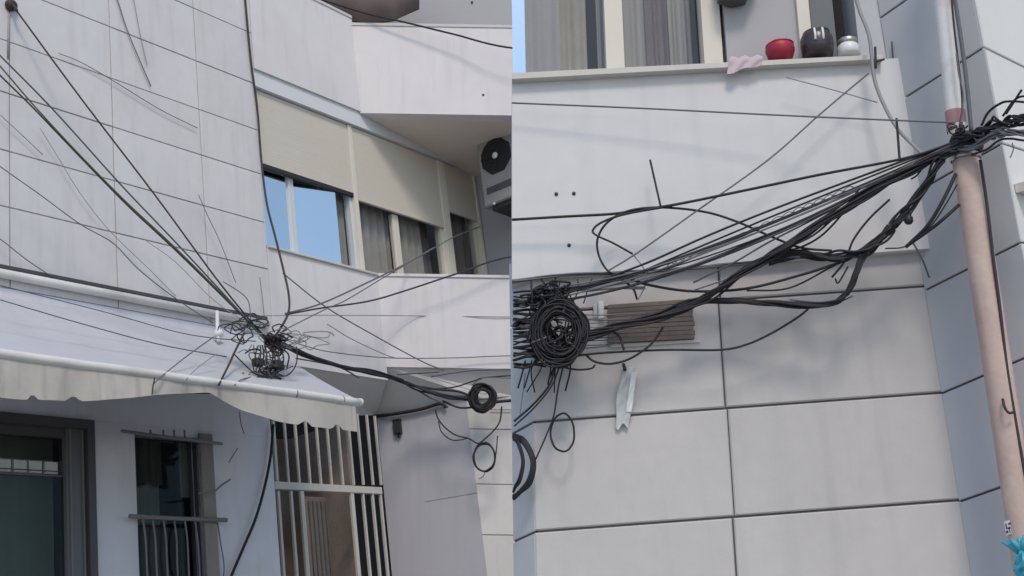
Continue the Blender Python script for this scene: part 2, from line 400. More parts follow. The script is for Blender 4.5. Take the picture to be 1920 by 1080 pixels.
# angled front of the balcony: lower and upper
lf = lambda pts, cb, cf, matn, name, **k: MB().prism(LF, [LF.ab(x, y, cf) for x, y in pts], cb, cf).build(name, matn, A, **k)
bl0 = LF.ab(830, 690)[1]; bl1 = 0.0
MB().box(LF, 0.0, 4.2, bl0, LF.ab(830, 521)[1], -0.18, 0.012).build('balcony_front', 'plaster_a', A)
MB().box(LF, -0.02, 4.2, LF.ab(830, 521)[1] + 0.001, LF.ab(830, 521)[1] + 0.04, -0.2, 0.03, 0.004).build('coping', 'plaster_a', A)
u0, u1 = LF.ab(830, 215)[1], LF.ab(830, 52)[1]
MB().box(LF, 0.0, 4.2, u0, u1, -0.18, 0.012).build('balcony_front', 'plaster_a', A)
MB().box(LF, -0.02, 4.2, u1 + 0.001, u1 + 0.045, -0.2, 0.025, 0.004).build('coping', 'soffit', A)
bU = L.ab(665, 40)[1]; aK = L.ab(690, 215)[0]
kx = L.inv @ (K - L.o)
MB().box(L, aE + 0.004, kx.x + 0.001, L.ab(590, 175)[1], bU, -0.35, 0.016).build('parapet', 'plaster_a', A)
MB().box(L, aE + 0.004, kx.x, bU + 0.001, bU + 0.045, -0.36, 0.03, 0.004).build('coping', 'soffit', A)
MB().box(L, aE + 0.004, aWend + 0.2, bSh + 0.012, L.ab(590, 175)[1] - 0.001, -0.35, -0.012).build('lintel', 'lintel', A)
# upper balcony slab, seen from below, and lower soffit
def slab(pts, th, name, matn):
    n = len(pts); up = L.v * th
    tri = [(0, i, i + 1) for i in range(1, n - 1)]
    return MB().add(list(pts) + [p + up for p in pts], [t[::-1] for t in tri] + [tuple(q + n for q in t) for t in tri] +
                    [(i, (i + 1) % n, n + (i + 1) % n, n + i) for i in range(n)]).build(name, matn, A)
e0 = LF.P(0.0, u0 + 0.004, -0.01); e1 = LF.P(4.2, u0 + 0.004, -0.01)
bs = (L.inv @ (e0 - L.o)).y
slab([e0, e1, e1 - L.n * 4.0 + L.v * 0.42, e0 - L.n * 0.36], 0.15, 'balcony_soffit', 'soffit_up')
# upper storey behind the balcony
UB = LF.moved(-1.1)
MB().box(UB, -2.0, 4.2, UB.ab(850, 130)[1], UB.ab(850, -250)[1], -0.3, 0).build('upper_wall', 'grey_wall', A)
up0, up1, up2, up3 = UB.rect(938, -200, 1040, 120, 0.02)
MB().box(UB, up0, up1, up2, up3, 0.005, 0.03).build('upper_pane', 'glass_blue', A)
# windows
def frame_bar(x0, y0, x1, y1, c0, c1, name, matn, par):
    a0, a1, b0, b1 = L.rect(x0, y0, x1, y1); MB().box(L, a0, a1, b0, b1, c0, c1, 0.003).build(name, matn, par)
xs = lambda x: L.ab(x, 430)[0]
bands = [  # left, right, shutter bottom px, label
    (496, 676, L.ab(580, 329)[1], 'window with two blue reflecting panes below a half lowered beige shutter'),
    (683, 840, L.ab(760, 395)[1], 'window with grey curtains below a half lowered beige shutter'),
    (852, 905, L.ab(872, 398)[1], 'narrow last window beside the air conditioner')]
for k, (xa, xb, bb, lab) in enumerate(bands):
    a0, a1 = xs(xa), xs(xb)
    fm = MB(); e = 0.04
    fm.box(L, a0, a0 + e, bS, bSh, -0.20, -0.10).box(L, a1 - e, a1, bS, bSh, -0.20, -0.10)
    fm.box(L, a0 + e + .001, a1 - e - .001, bS, bS + e, -0.20, -0.10)
    wd = fm.build('window', 'alu' if k == 0 else 'cream', A, label=lab)
    sm = MB(); ns = 22; hh = (bSh - 0.002 - bb) / ns
    for i in range(ns):
        sm.box(L, a0 + 0.001, a1 - 0.001, bb + i * hh, bb + (i + 1) * hh - 0.001, -0.085, -0.0635 + rng.uniform(-.0003, .0003))
    sm.box(L, a0, a1, bb, bSh, -0.10, -0.0648)
    sm.build('roller_shutter', 'shutter', wd, kind='stuff')
    MB().box(L, a0, a1, bb - (0.055 if k == 0 else 0.03), bb - 0.001, -0.095, -0.058, 0.003).build('rail_or_shade_gap', 'box_black' if k == 0 else 'shutter', wd)  # black strip paints the shadow gap below the first shutter; the others are rails
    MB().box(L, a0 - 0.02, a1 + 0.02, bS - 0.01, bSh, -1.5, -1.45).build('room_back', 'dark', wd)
    if k == 0:
        am = xs(566)
        MB().box(L, am - 0.04, am + 0.04, bS + e + .001, bb - 0.031, -0.19, -0.12, 0.004).build('meeting_stile', 'alu', wd)
        MB().box(L, a0 + e + .001, am - 0.041, bS + e + .001, bb + 0.08, -0.155, -0.148).build('pane', 'glass_blue', wd)
        q0, q1, v0, v1 = am + 0.041, xs(644), bS + e + .001, bb - 0.06      # pane turned outward only to mirror the open sky
        MB().hexa([L.P(q0, v0, -.19), L.P(q1, v0, -.09), L.P(q1, v1, -.09), L.P(q0, v1, -.19), L.P(q0, v0, -.183), L.P(q1, v0, -.083), L.P(q1, v1, -.083), L.P(q0, v1, -.183)]).build('pane', 'glass_blue', wd)
        MB().box(L, xs(642) + .001, a1 - e - .001, bS + e + .001, bb + 0.08, -0.176, -0.169).build('pane', 'glass', wd)
        drape(L, xs(656), a1, bS, bb + .2, -0.26, 0.03, 4).build('curtain', 'curtain', wd)
        drape(L, xs(640), xs(658), bS, bb + .2, -0.34, 0.03, 2).build('curtain', 'curtain_dark', wd)
    elif k == 1:
        am = xs(757)
        MB().box(L, am - 0.055, am + 0.055, bS + e + .001, bb - 0.031, -0.19, -0.12, 0.004).build('meeting_stile', 'cream', wd)
        MB().box(L, a0 + e + .001, am - 0.056, bS + e + .001, bb + 0.08, -0.155, -0.148).build('pane', 'glass', wd)
        MB().box(L, am + 0.056, a1 - e - .001, bS + e + .001, bb + 0.08, -0.155, -0.148).build('pane', 'glass', wd)
        drape(L, a0, am, bS, bb + .2, -0.26, 0.03, 5).build('curtain', 'curtain', wd)
        drape(L, am, xs(812), bS, bb + .2, -0.26, 0.03, 4, 1).build('curtain', 'curtain', wd)
        drape(L, xs(812), a1, bS, bb + .2, -0.38, 0.02, 3, 1).build('curtain', 'curtain_dark', wd)
    else:
        MB().box(L, a0 + e + .001, a1 - e - .001, bS + e + .001, bb + 0.08, -0.155, -0.148).build('pane', 'glass', wd)
        drape(L, a0, a1, bS, bb + .2, -0.30, 0.03, 3).build('curtain', 'curtain_dark', wd)
for x0, x1 in ((676, 683), (840, 852)):
    MB().box(L, xs(x0) + .001, xs(x1) - .001, bS, bSh, -0.21, -0.045, 0.003).build('mullion', 'cream', A)
MB().box(L, aE + .004, xs(496) - .001, bS, bSh + .011, -0.35, 0.012).build('jamb', 'lintel', A)
MB().box(L, xs(905) + .001, aWend, bS, bSh, -0.25, -0.04, 0.003).build('jamb', 'cream', A)
MB().box(L, aE + 0.01, kx.x - 0.002, bS - 0.028, bS - 0.001, -0.3, 0.045, 0.004).build('window_sill', 'sill_b', A)
MB().box(L, kx.x - 0.3, aWend + 0.3, bS - 0.4, bS - 0.0285, -0.35, -0.03).build('inner_parapet', 'plaster_a', A)
MB().box(L, aE, aWend + 3.5, FOOT, bTop, -7.0, -1.6).build('building_mass', 'dark', A)
# wall that carries the air conditioner
RW = Frame(L.at(909, 420), L.n, L.v)
rwl = next(k * .02 for k in range(5, 300) if (LF.inv @ (RW.P(k * .02, 0, 0) - LF.o)).z > -0.2 or k == 299)
MB().box(RW, -0.3, rwl, bS - 2.0, bs - 0.002, -0.35, 0.0).build('return_wall', 'plaster_shaded', A)
# ground floor beyond the gate
G1 = Frame(L.at(706, 780, -0.45), -vp(-10000, 2753), L.v)
a9 = G1.ab(899, 960)[0]; f1 = G1.foot() - .4
t1 = G1.ab(706, 760)[1]
MB().box(G1, 0, a9, f1, t1 + 0.3, -0.3, 0.0).build('side_wall', 'plaster_shaded', A)
G2 = Frame(G1.P(a9, 0, 0), LF.u, L.v)
yb = [G2.ab(930, y)[1] for y in (1095, 1003, 908, 805, 690)]
MB().box(G2, 0.012, 3.0, f1, yb[-1], -0.3, -0.012).build('wall_backing', 'joint_a', A)
MB().box(G2, 0.0, 3.0, f1, yb[0] - .005, -0.011, 0.0).build('tile', 'tile_g', A)
for i in range(4):
    MB().box(G2, 0.0, 1.3, yb[i] + .005, yb[i + 1] - .005, -0.011, 0.001 + rng.uniform(-.001, .002), 0.002).build('tile', 'tile_g', A)
    MB().box(G2, 1.31, 3.0, yb[i] + .005, yb[i + 1] - .005, -0.011, 0.001 + rng.uniform(-.001, .002), 0.002).build('tile', 'tile_g', A)
for y in (930,):
    a, b = G1.ab(860, y); MB().box(G1, 0.5, a9 - .004, b - 0.004, b + 0.004, 0.0005, 0.003).build('scored_line', 'joint_a', A)
lowL = L.P(L.ab(500, 600)[0], bLow, 0)
sof = [L.P(aE + .02, bLow, -0.01), L.P(kx.x, bLow, -0.01), LF.P(0.0, bl0 + .002, -0.01), LF.P(4.2, bl0 + .002, -0.01), G2.at(1120, 742), G2.at(960, 742),
       G1.at(906, 747, 0.001), G1.at(830, 759, 0.001), G1.at(706, 779, 0.001), L.P(aE + .02, L.ab(600, 770)[1], -0.45)]
up = L.v * 0.06
mm = MB()
tris = [(0, 1, 8), (0, 8, 9), (1, 2, 8), (2, 7, 8), (2, 6, 7), (2, 5, 6), (2, 3, 5), (3, 4, 5)]
mm.add(sof, tris); mm.add([p + up for p in sof], [t[::-1] for t in tris])
mm.build('entrance_soffit', 'soffit', A)
# recess behind the gate
aG2 = L.ab(712, 900)[0]
rc = MB(); tG = L.ab(600, 760)[1]
rc.box(L, aG, aG2 + 0.6, FOOT, tG, -1.6, -1.5)
rc.build('entrance_back_wall', 'brown_dark', A)
MB().box(L, aG2 + 0.03, aG2 + 0.08, FOOT, tG, -1.499, -0.5).build('entrance_side_wall', 'brown_dark', A)
MB().box(L, aG - 0.012, aG - 0.002, FOOT, tG, -1.5, -0.301).build('entrance_side_wall', 'brown_dark', A)
da0, da1, db0, db1 = L.rect(575, 930, 652, 1300, -0.9)
ed = MB().box(L, da0, da1, FOOT, db1, -1.0, -0.92, 0.01).build('inner_door', 'brown_dark', A)
for i in range(6):
    a = da0 + (da1 - da0) * (i + .5) / 6
    MB().box(L, a - .012, a + .012, FOOT, db1 - .06, -0.915, -0.89).build('door_bar', 'grille', ed)
# holes left by wall fixings
for fr, x, y in ((LF, 906, 178), (UB, 885, 4)):
    MB().lathe(fr.at(x, y, 0.012), fr.n, [(0.016, -0.01), (0.016, 0.004), (0.009, 0.006)], 10).build('wall_plug', 'box_black', A)

# gate
gt = thing('security_gate', 'white barred security gate standing in the entrance under the awning end', 'gate', L.at(612, 1080, -0.12))
cg = -0.14
for x, th in ((516, .016), (537, .012), (557, .012), (577, .012), (597, .012), (617, .012), (638, .012), (658, .012), (676, .012), (694, .012), (709, .012)):
    p0, p1 = L.ab(x, 850, cg), L.ab(x, 917, cg)
    MB().box(L, p0[0] - th, p0[0] + th, L.ab(x, 909, cg)[1], tG, cg - .012, cg + .012).build('bar', 'white_metal', gt)
for x, th in ((523, .014), (547, .014), (567, .026), (661, .026), (682, .013), (700, .013), (715, .013)):
    a = L.ab(x, 950, cg)[0]
    MB().box(L, a - th, a + th, FOOT, L.ab(x, 921, cg)[1], cg - .015, cg + .015).build('bar', 'white_metal', gt)
r0, r1, rb0, rb1 = L.rect(512, 907, 714, 921, cg)
bm_ = L.ab(605, 915, cg)[1]
MB().box(L, r0, r1, bm_ - .04, bm_ + .04, cg - .025, cg + .025, .004).build('rail', 'white_metal', gt)

# air conditioner on the return wall
ac = thing('air_conditioner', 'grey air conditioner unit with a round black fan beside the last window', 'air conditioner', RW.at(930, 385, 0.2))
cf = 0.82
ca0, cb1 = RW.ab(891, 260, cf); _, cb0 = RW.ab(902, 392, cf)
ca1 = ca0 + 1.15
MB().box(RW, ca0, ca1, cb0, cb1, 0.42, cf, 0.02).build('casing', 'ac', ac)
fa, fb = RW.ab(930, 292, cf); fr_ = abs(RW.ab(930, 257, cf)[1] - RW.ab(930, 328, cf)[1]) / 2 * .95
oct_ = [(fa + fr_ * math.cos(math.pi / 8 + i * math.pi / 4) * 1.06, fb + fr_ * math.sin(math.pi / 8 + i * math.pi / 4) * 1.06) for i in range(8)]
MB().prism(RW, oct_, cf - .01, cf + .004).build('fan_opening', 'box_black', ac)
gd = MB()
for i in range(1, 6):
    r = fr_ * i / 5.3
    gd.tube([RW.P(fa + r * math.cos(t * math.pi / 12), fb + r * math.sin(t * math.pi / 12), cf + .022) for t in range(24)], 0.004, 4, True)
for i in range(8):
    t = i * math.pi / 4
    gd.tube([RW.P(fa, fb, cf + .02), RW.P(fa + fr_ * math.cos(t), fb + fr_ * math.sin(t), cf + .02)], 0.005, 4)
gd.build('fan_guard', 'box_black', ac)
MB().lathe(RW.P(fa, fb, cf + .01), RW.n, [(0.045, 0), (0.045, .02), (0.025, .032)], 14).build('fan_hub', 'white_pl', ac)
MB().box(RW, ca0 + .08, ca1, cb0 + .16, cb0 + .25, cf - .005, cf + .012, .003).build('air_slot', 'door_frame', ac)
MB().box(RW, ca0 + .1, ca1, cb0 - .07, cb0 - .002, 0.0, cf - .04).build('bracket', 'box_black', ac)
MB().lathe(RW.P(*RW.ab(927, 382, cf), cf + .001), RW.n, [(0.022, 0), (0.018, .012)], 10).build('drain_cap', 'white_pl', ac)

# brown blind on the upper balcony
def blind_pt(u, v):
    x = 596 + u * 190; yt = -60; yb_ = 24 + 18 * math.sin(min(1, u * 1.25) * 2.4) - 26 * max(0, u - .75) * 4 * .8
    c = 0.16 * math.sin(v * 3.14) + 0.02 * math.sin(u * 19) * v
    return UB.at(x, yt + (yb_ - yt) * v, 0.75 + c)
MB().grid(blind_pt, 40, 10, UB.n * -0.03).build('rolled_blind', 'brown_cloth', None, label='brown sagging cloth blind behind the upper balcony coping', category='blind')

# awning
aw = thing('awning', 'pale folding awning with a white front tube and scalloped valance', 'awning', L.at(300, 760, 0.7))
aR = L.ab(496, 606)[0]
tb = L.ab(200, 554)[1]
MB().tube([L.P(aL, tb, 0.05), L.P(aR, tb, 0.05)], 0.042, 12).build('wall_tube', 'bar_white', aw)
MB().box(L, aL, aR - .02, tb + .043, tb + .075, 0.008, 0.075).build('dark_strip', 'door_frame', aw)  # dark strip along the top of the wall tube
CF = 1.35
bF = L.ab(330, 708, CF)[1]; aF0 = L.ab(-400, 620, CF)[0]; aF1 = L.ab(672, 750, CF)[0]
bf1 = L.ab(205, 594)[1]; aT1 = L.ab(500, 640)[0]
def cloth(u, v):
    a = (aL + (aT1 - aL) * u) * (1 - v) + (aF0 + (aF1 - .03 - aF0) * u) * v
    return L.P(a, bf1 + (bF + .03 - bf1) * v - 0.035 * math.sin(v * 3.14) + .006 * math.sin(u * 60) * math.sin(v * 3.14), 0.02 + (CF - .02) * v)
MB().grid(cloth, 60, 12, L.v * -0.006).build('canopy', 'fabric', aw)
ft = MB(); nseg = 40
ft.tube([L.P(aF0 + (aF1 - aF0) * i / nseg, bF + rng.uniform(-.003, .003), CF) for i in range(nseg + 1)], 0.04, 14)
ft.build('front_tube', 'bar_white', aw)
for x in (553, 640):
    a = L.ab(x, 738, CF)[0]; MB().tube([L.P(a - .006, bF, CF), L.P(a + .006, bF, CF)], 0.0415, 14).build('tube_joint', 'grille', aw)
MB().lathe(L.P(aF1 + .001, bF, CF), L.u, [(0.042, 0), (0.042, .03), (0.025, .04)], 14).build('end_cap', 'bar_white', aw)
prof = [(-420, 672), (0, 748), (52, 749), (58, 741), (66, 741), (72, 750), (126, 751), (131, 743), (144, 743), (150, 752), (180, 752), (250, 746), (330, 738), (392, 736),
        (430, 757), (452, 770), (480, 781), (511, 790), (553, 798), (558, 790), (567, 791), (572, 801), (618, 804), (623, 795), (632, 796), (636, 805), (664, 809)]
def bot(x):
    for (xa, ya), (xb_, yb2) in zip(prof, prof[1:]):
        if xa <= x <= xb_: return ya + (yb2 - ya) * (x - xa) / (xb_ - xa)
    return prof[-1][1]
NV = 170
def val(u, v):
    x = -420 + 1084 * u
    a = L.ab(x, 708 + (x - 330) * .127, CF)[0]
    b1 = bF - .025; b0 = min(L.ab(x, bot(x), CF)[1], b1 - .02)
    return L.P(a, b1 + (b0 - b1) * v, CF + .012 + .012 * math.sin(u * 70) * v + .02 * v * math.sin(u * 23))
MB().grid(val, NV, 3, L.n * -0.005).build('valance', 'valance', aw)
for x, s in ((100, 1), (470, 1)):
    MB().tube(smooth_path([L.P(L.ab(x, 700)[0], bf1 - .35, 0.02), L.P(L.ab(x, 700)[0] + .5, (bF + bf1) / 2 - .3, .75), L.P(L.ab(x, 700)[0] + .05, bF - .02, CF - .05)], 3), 0.022, 6).build('folding_arm', 'alu', aw)

# small things on the left front
kn = thing('wall_anchor', 'dark round cable anchor on the tiled wall at the top left', 'anchor', L.at(18, 12))
MB().lathe(L.at(18, 12, 0.006), L.n, [(0.05, 0), (0.06, .02), (0.055, .05), (0.03, .07)], 14).build('disc', 'cable_brown', kn)
MB().tube(smooth_path([L.at(22, 10, .05), L.at(27, 12, .1), L.at(31, 20, .12)], 5), 0.016, 6).build('hook', 'cable_brown', kn)
MB().tube([L.at(17, 25, .012), L.at(15, 110, .010)], 0.012, 6).build('tail', 'cable_pale', kn)
bx = thing('junction_box', 'small black box on the shaded side wall right of the gate', 'box', G1.at(746, 812))
q = G1.rect(739, 791, 755, 813)
MB().box(G1, q[0], q[1], q[2], q[3], 0.001, 0.07, .006).build('case', 'box_black', bx)
MB().box(G1, q[0] - .004, q[1] + .004, q[3] + .001, q[3] + .014, 0.001, 0.08).build('lid', 'box_black', bx)
MB().tube([G1.P(q[0] + .05, q[2], .03), G1.P(q[0] + .045, q[2] - .05, .03)], .014, 6).build('gland', 'box_black', bx)
wb = thing('white_bracket', 'white plastic bracket standing on the awning top left of the tangle', 'bracket', L.at(410, 640, .3))
MB().tube([L.at(407, 584, .12), L.at(408, 622, .2), L.at(410, 640, .3)], 0.02, 8).build('stem', 'white_pl', wb)
MB().lathe(L.at(410, 632, .25), L.v, [(0.03, 0), (0.05, .01), (0.05, .05), (0.03, .08)], 12).build('socket', 'white_pl', wb)

# ================================================================== RIGHT BUILDING
B = thing('corner_building', 'grey tiled building with curtained window and flower pots on its sill', 'building', BASE_B)
fB = RF.foot() - .4
def prism_px(fr, pts, cb, cf, name, matn, par=B, **k):
    return MB().prism(fr, [fr.ab(x, y, cf) for x, y in pts], cb, cf).build(name, matn, par, **k)
# parapet band with its soffit edge
prism_px(RF, [(960, 524), (1780, 463), (1720, 107), (960, 150)], -0.5, 0.05, 'parapet', 'parapet_b')
prism_px(RF, [(960, 148), (1657, 110), (1654, 102), (960, 137)], -0.3, 0.10, 'window_sill', 'sill_b')
# tiled wall below: rows follow the level joints, the right edge follows the inner corner
rowpx = [1380, 1175, 970, 765, 562, 440]
rb = [RF.ab(1365, y)[1] for y in rowpx]
aj = RF.ab(1365, 800)[0]; ac_ = RF.ab(1001, 900)[0]
def corner_a(b):
    for y in range(0, 2000, 4):
        x = 1662 + (y - 110) * 158 / 970
        a, bb = RF.ab(x, y)
        if bb <= b: return a
    return a
MB().prism(RF, [(ac_ + .012, fB), (corner_a(fB) + .1, fB), (corner_a(rb[-1]) + .1, rb[-1]), (ac_ + .012, rb[-1])], -0.5, -0.012).build('wall_backing', 'joint_b', B)
def tile_poly(fr, ab, cb, cf, name, matn):
    cx = sum(a for a, b in ab) / 4; cy = sum(b for a, b in ab) / 4
    e = .006
    inn = [(a + (e if a < cx else -e), b + (e if b < cy else -e)) for a, b in ab]
    p = [fr.P(a, b, cb) for a, b in ab] + [fr.P(a, b, cf - e) for a, b in ab] + [fr.P(a, b, cf) for a, b in inn]
    fs = [(8, 9, 10, 11)]
    for i in range(4):
        j = (i + 1) % 4; fs += [(i, j, j + 4, i + 4), (i + 4, j + 4, j + 8, i + 8)]
    MB().add(p, fs).build(name, matn, B)
g_ = 0.0052; gv = [.0042, .0045, .0026, .0038, .0038, .0035]
for i in range(len(rb) - 1):
    lo, hi = rb[i] + g_, rb[i + 1] - g_
    dj = rng.uniform(-.006, .006)
    tile_poly(RF, [(ac_, lo), (aj - gv[i] + dj, lo), (aj - gv[i] + dj, hi), (ac_, hi)], -.0115, rng.uniform(-.0015, .0015), 'tile', 'tile_b')
    tile_poly(RF, [(aj + gv[i] + dj, lo), (corner_a(lo) + .03, lo), (corner_a(hi) + .03, hi), (aj + gv[i] + dj, hi)], -.0115, rng.uniform(-.0015, .0015), 'tile', 'tile_b')
tile_poly(RF, [(ac_, fB), (corner_a(fB) + .03, fB), (corner_a(rb[0]) + .03, rb[0] - g_), (ac_, rb[0] - g_)], -.0115, 0, 'tile', 'tile_b')
# left end wall (parallel to the return wall by the pole)
RLf = Frame(RF.P(ac_, 0, -.004), RS.u, RF.v)
aEnd = RLf.ab(960, 900)[0]
MB().box(RLf, aEnd, -.012, fB, rb[-1], -0.4, -.012).build('wall_backing', 'joint_b', B)
rbl = [(RLf.inv @ (RF.P(ac_, b, 0) - RLf.o)).y for b in rb]
for i in range(len(rbl) - 1):
    MB().box(RLf, aEnd, -.001, rbl[i] + g_, rbl[i + 1] - g_, -.0115, rng.uniform(-.001, .001), .003).build('tile', 'tile_shaded', B)
MB().box(RLf, aEnd, -.001, fB, rbl[0] - g_, -.0115, 0).build('tile', 'tile_shaded', B)
# return wall behind the pole
aO = RS.ab(1874, 240)[0]
fS = RS.foot(aO) - .5
jy = [1360, 1150, 941, 738, 545, 368, 196, 34, -130, -300]
jb = [RS.ab(1662 + (y - 110) * 158 / 970, y)[1] for y in jy]
MB().box(RS, 0.0, aO - .03, fS, jb[-1], -0.05, -.012).build('wall_backing', 'joint_b', B)
MB().box(RS, 0.002, aO - .001, fS, jb[0] - g_, -.0115, 0).build('tile', 'tile_shaded', B)
for i in range(len(jb) - 1):
    MB().box(RS, 0.002, aO - .001, jb[i] + g_, jb[i + 1] - g_, -.0115, rng.uniform(-.001, .001), .003).build('tile', 'tile_shaded', B)
# bright wall past the pole
oj = [(RO.inv @ (RS.P(aO, b, 0) - RO.o)).y for b in jb]
MB().box(RO, 0.03, 3.0, fS, oj[-1], -0.05, -.012).build('wall_backing', 'joint_b', B)
for i in range(len(oj) - 1):
    MB().box(RO, 0.002, 0.9, oj[i] + g_, oj[i + 1] - g_, -.0115, rng.uniform(-.001, .001), .003).build('tile', 'white_sunlit', B)
    MB().box(RO, 0.912, 3.0, oj[i] + g_, oj[i + 1] - g_, -.0115, 0, .003).build('tile', 'white_sunlit', B)
MB().box(RO, 0.002, 3.0, fS, oj[0] - g_, -.0115, 0).build('tile', 'white_sunlit', B)
_, lb = RO.ab(1900, 350); MB().box(RO, 0.05, 3.0, lb - .03, lb + .012, 0.003, 0.10, .004).build('ledge', 'sill_b', B)
# window storey
WZ = RF
def wbox(x0, x1, c0, c1, name, matn, par, y0=-220, y1=140, inset=.003):
    xm = (x0 + x1) / 2
    prism = MB(); yb0 = 150 - (x0 - 960) * .0575; yb1 = 150 - (x1 - 960) * .0575
    lean = lambda x: 1 - 0  # kept upright along the wall's own vertical
    a0, b0 = RF.ab(x0, yb0, c1); a1, b1 = RF.ab(x1, yb1, c1); _, bt = RF.ab(xm, y0, c1)
    return prism.prism(RF, [(a0, b0), (a1, b1), (a1, bt), (a0, bt)], c0, c1).build(name, matn, par)
wn = wbox(1138, 1172, -.20, -.10, 'window', 'cream', B)
wn['label'] = 'curtained window with a cream middle post above the pale sill'
def bpane(x0, x1, c, name, matn): return wbox(x0, x1, c - .006, c, name, matn, wn)
bpane(962, 986, -.13, 'pane', 'glass_sky'); bpane(987, 1137, -.16, 'pane', 'glass'); bpane(1173, 1321, -.16, 'pane', 'glass')
wbox(1322, 1357, -.2, -.08, 'jamb', 'cream', wn)
wbox(1358, 1364, -.15, -.10, 'seal', 'box_black', wn)
def rdrape(x0, x1, c, amp, waves, matn, ph=0.):
    a0, b0 = RF.ab(x0, 150, c); a1, _ = RF.ab(x1, 150, c); bt = RF.ab(x0, -220, c)[1]
    drape(RF, a0, a1, b0 - .1, bt, c, amp, waves, ph).build('curtain', matn, wn)
rdrape(975, 1052, -.30, .014, 1.2, 'curtain', .6); rdrape(1050, 1102, -.33, .016, 1.0, 'curtain_cream', 2.2)
rdrape(1122, 1145, -.30, .012, 1.5, 'curtain', 0); rdrape(1170, 1212, -.30, .014, 1.0, 'curtain', 1); rdrape(1210, 1262, -.36, .018, 1.4, 'curtain_dark', 0)
rdrape(1258, 1302, -.33, .016, 1.4, 'curtain', 2)
a0, a1, b0, b1 = RF.rect(960, -240, 1660, 150, -.9)
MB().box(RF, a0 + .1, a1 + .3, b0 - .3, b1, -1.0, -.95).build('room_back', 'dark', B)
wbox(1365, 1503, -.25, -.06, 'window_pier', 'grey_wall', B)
wbox(1504, 1527, -.2, -.03, 'door_jamb', 'cream', B)
wbox(1528, 1572, -.22, -.07, 'door_leaf', 'door_alu', B)
wbox(1613, 1690, -.2, -.005, 'end_jamb', 'tile_shaded', B)
MB().box(RF, RF.ab(960, 100)[0], RF.ab(1700, 100)[0], b1 - .25, b1 + .6, -.9, .0).build('head', 'plaster_a', B)
MB().box(RF, RF.ab(985, 600)[0] + .45, RF.ab(1700, 600)[0], fB, b1 + .6, -1.5, -1.01).build('building_mass', 'dark', B)
prism_px(RF, [(1345, -60), (1425, -60), (1405, -12), (1378, -6), (1352, -14)], -.05, .06, 'shade_edge', 'door_frame')
for x, y in ((1043, 364), (1076, 363), (1067, 460)):
    MB().lathe(RF.at(x, y, .05), RF.n, [(.009, -.005), (.009, .004), (.005, .006)], 10).build('wall_plug', 'box_black', B)

# things on the sill
CS = .03
def on_sill(x): return RF.at(x, 146 - (x - 960) * .0575 - 5, .035)
rp = thing('red_pot', 'crimson plastic pot standing on the window sill', 'pot', on_sill(1464))
p = on_sill(1464); s = 1 / 410
MB().lathe(p, RF.v, [(.048, .0), (.062, .012), (.073, .05), (.068, .075), (.05, .092), (.04, .094)], 22).build('body', 'red_pot', rp)
MB().tube([p + RF.v * .078 + (RF.u * math.cos(t * .2618) + RF.n * math.sin(t * .2618)) * .067 for t in range(24)], .004, 6, True).build('rim', 'red_pot', rp)
dp = thing('dark_pot', 'dark brown glazed pot beside the red pot on the sill', 'pot', on_sill(1534))
p = on_sill(1534)
MB().lathe(p, RF.v, [(.062, 0), (.075, .01), (.082, .06), (.08, .1), (.066, .13), (.06, .133)], 24).build('body', 'dark_pot', dp)
MB().tube([p + RF.v * .132 + (RF.u * math.cos(t * .2618) + RF.n * math.sin(t * .2618)) * .062 for t in range(24)], .006, 6, True).build('rim', 'dark_pot', dp)
for k in (-.028, .012):
    MB().tube(smooth_path([p + RF.u * k + RF.n * .078 + RF.v * .06, p + RF.u * k + RF.n * .083 + RF.v * .09, p + RF.u * (k + .002) + RF.n * .068 + RF.v * .128], 4), .006, 6).build('white_line', 'white_pl', dp)  # two thin white lines up the front of the dark pot
jr = thing('white_jar', 'white glass jar at the right end of the sill', 'jar', on_sill(1592))
p = on_sill(1592)
MB().lathe(p, RF.v, [(.052, 0), (.058, .008), (.056, .045), (.042, .062)], 20).build('body', 'white_pl', jr)
MB().lathe(p + RF.v * .063, RF.v, [(.046, 0), (.048, .006), (.048, .022), (.043, .026)], 20).build('lid', 'steel', jr)
def pk(u, v):
    x = 1368 + 62 * u
    y0 = 146 - (x - 960) * .0575 - 10
    if v < .35: return RF.at(x, y0 - 3, .0 + .105 * v / .35) + RF.v * (.006 + .006 * math.sin(u * 17))
    return RF.at(x - 8 * (v - .35), y0 + 26 * (v - .35) / .65 * (1 - .5 * u + .08 * math.sin(u * 9)), .108 + .004 * math.sin(u * 14 + v * 5))
MB().grid(pk, 20, 12, RF.n * -.003).build('pink_cloth', 'pink', None, label='faded pink cloth draped over the sill left of the red pot', category='cloth')

# wooden board, bracket, strip and so on
bo = thing('wooden_board', 'weathered brown board of narrow planks on the tiled wall behind the cables', 'board', RF.at(1220, 640))
bc = [RF.ab(1140, 571, .03), RF.ab(1298, 560, .03), RF.ab(1304, 635, .03), RF.ab(1140, 643, .03)]
npk = 9
for i in range(npk):
    t0, t1 = i / npk, (i + 1) / npk - .012
    ll = lambda t: (bc[0][0] + (bc[3][0] - bc[0][0]) * t, bc[0][1] + (bc[3][1] - bc[0][1]) * t)
    rr = lambda t: (bc[1][0] + (bc[2][0] - bc[1][0]) * t, bc[1][1] + (bc[2][1] - bc[1][1]) * t)
    j = rng.uniform(-.006, .004)
    MB().prism(RF, [(ll(t1)[0], ll(t1)[1]), (rr(t1)[0] + j, rr(t1)[1]), (rr(t0)[0] + j, rr(t0)[1]), ll(t0)], .008, .028 + rng.uniform(-.003, .003)).build('plank', 'wood', bo)
MB().prism(RF, [RF.ab(x, y, .006) for x, y in ((1145, 652), (1312, 642), (1312, 637), (1145, 646))], .002, .012).build('ledger', 'sill_b', bo)
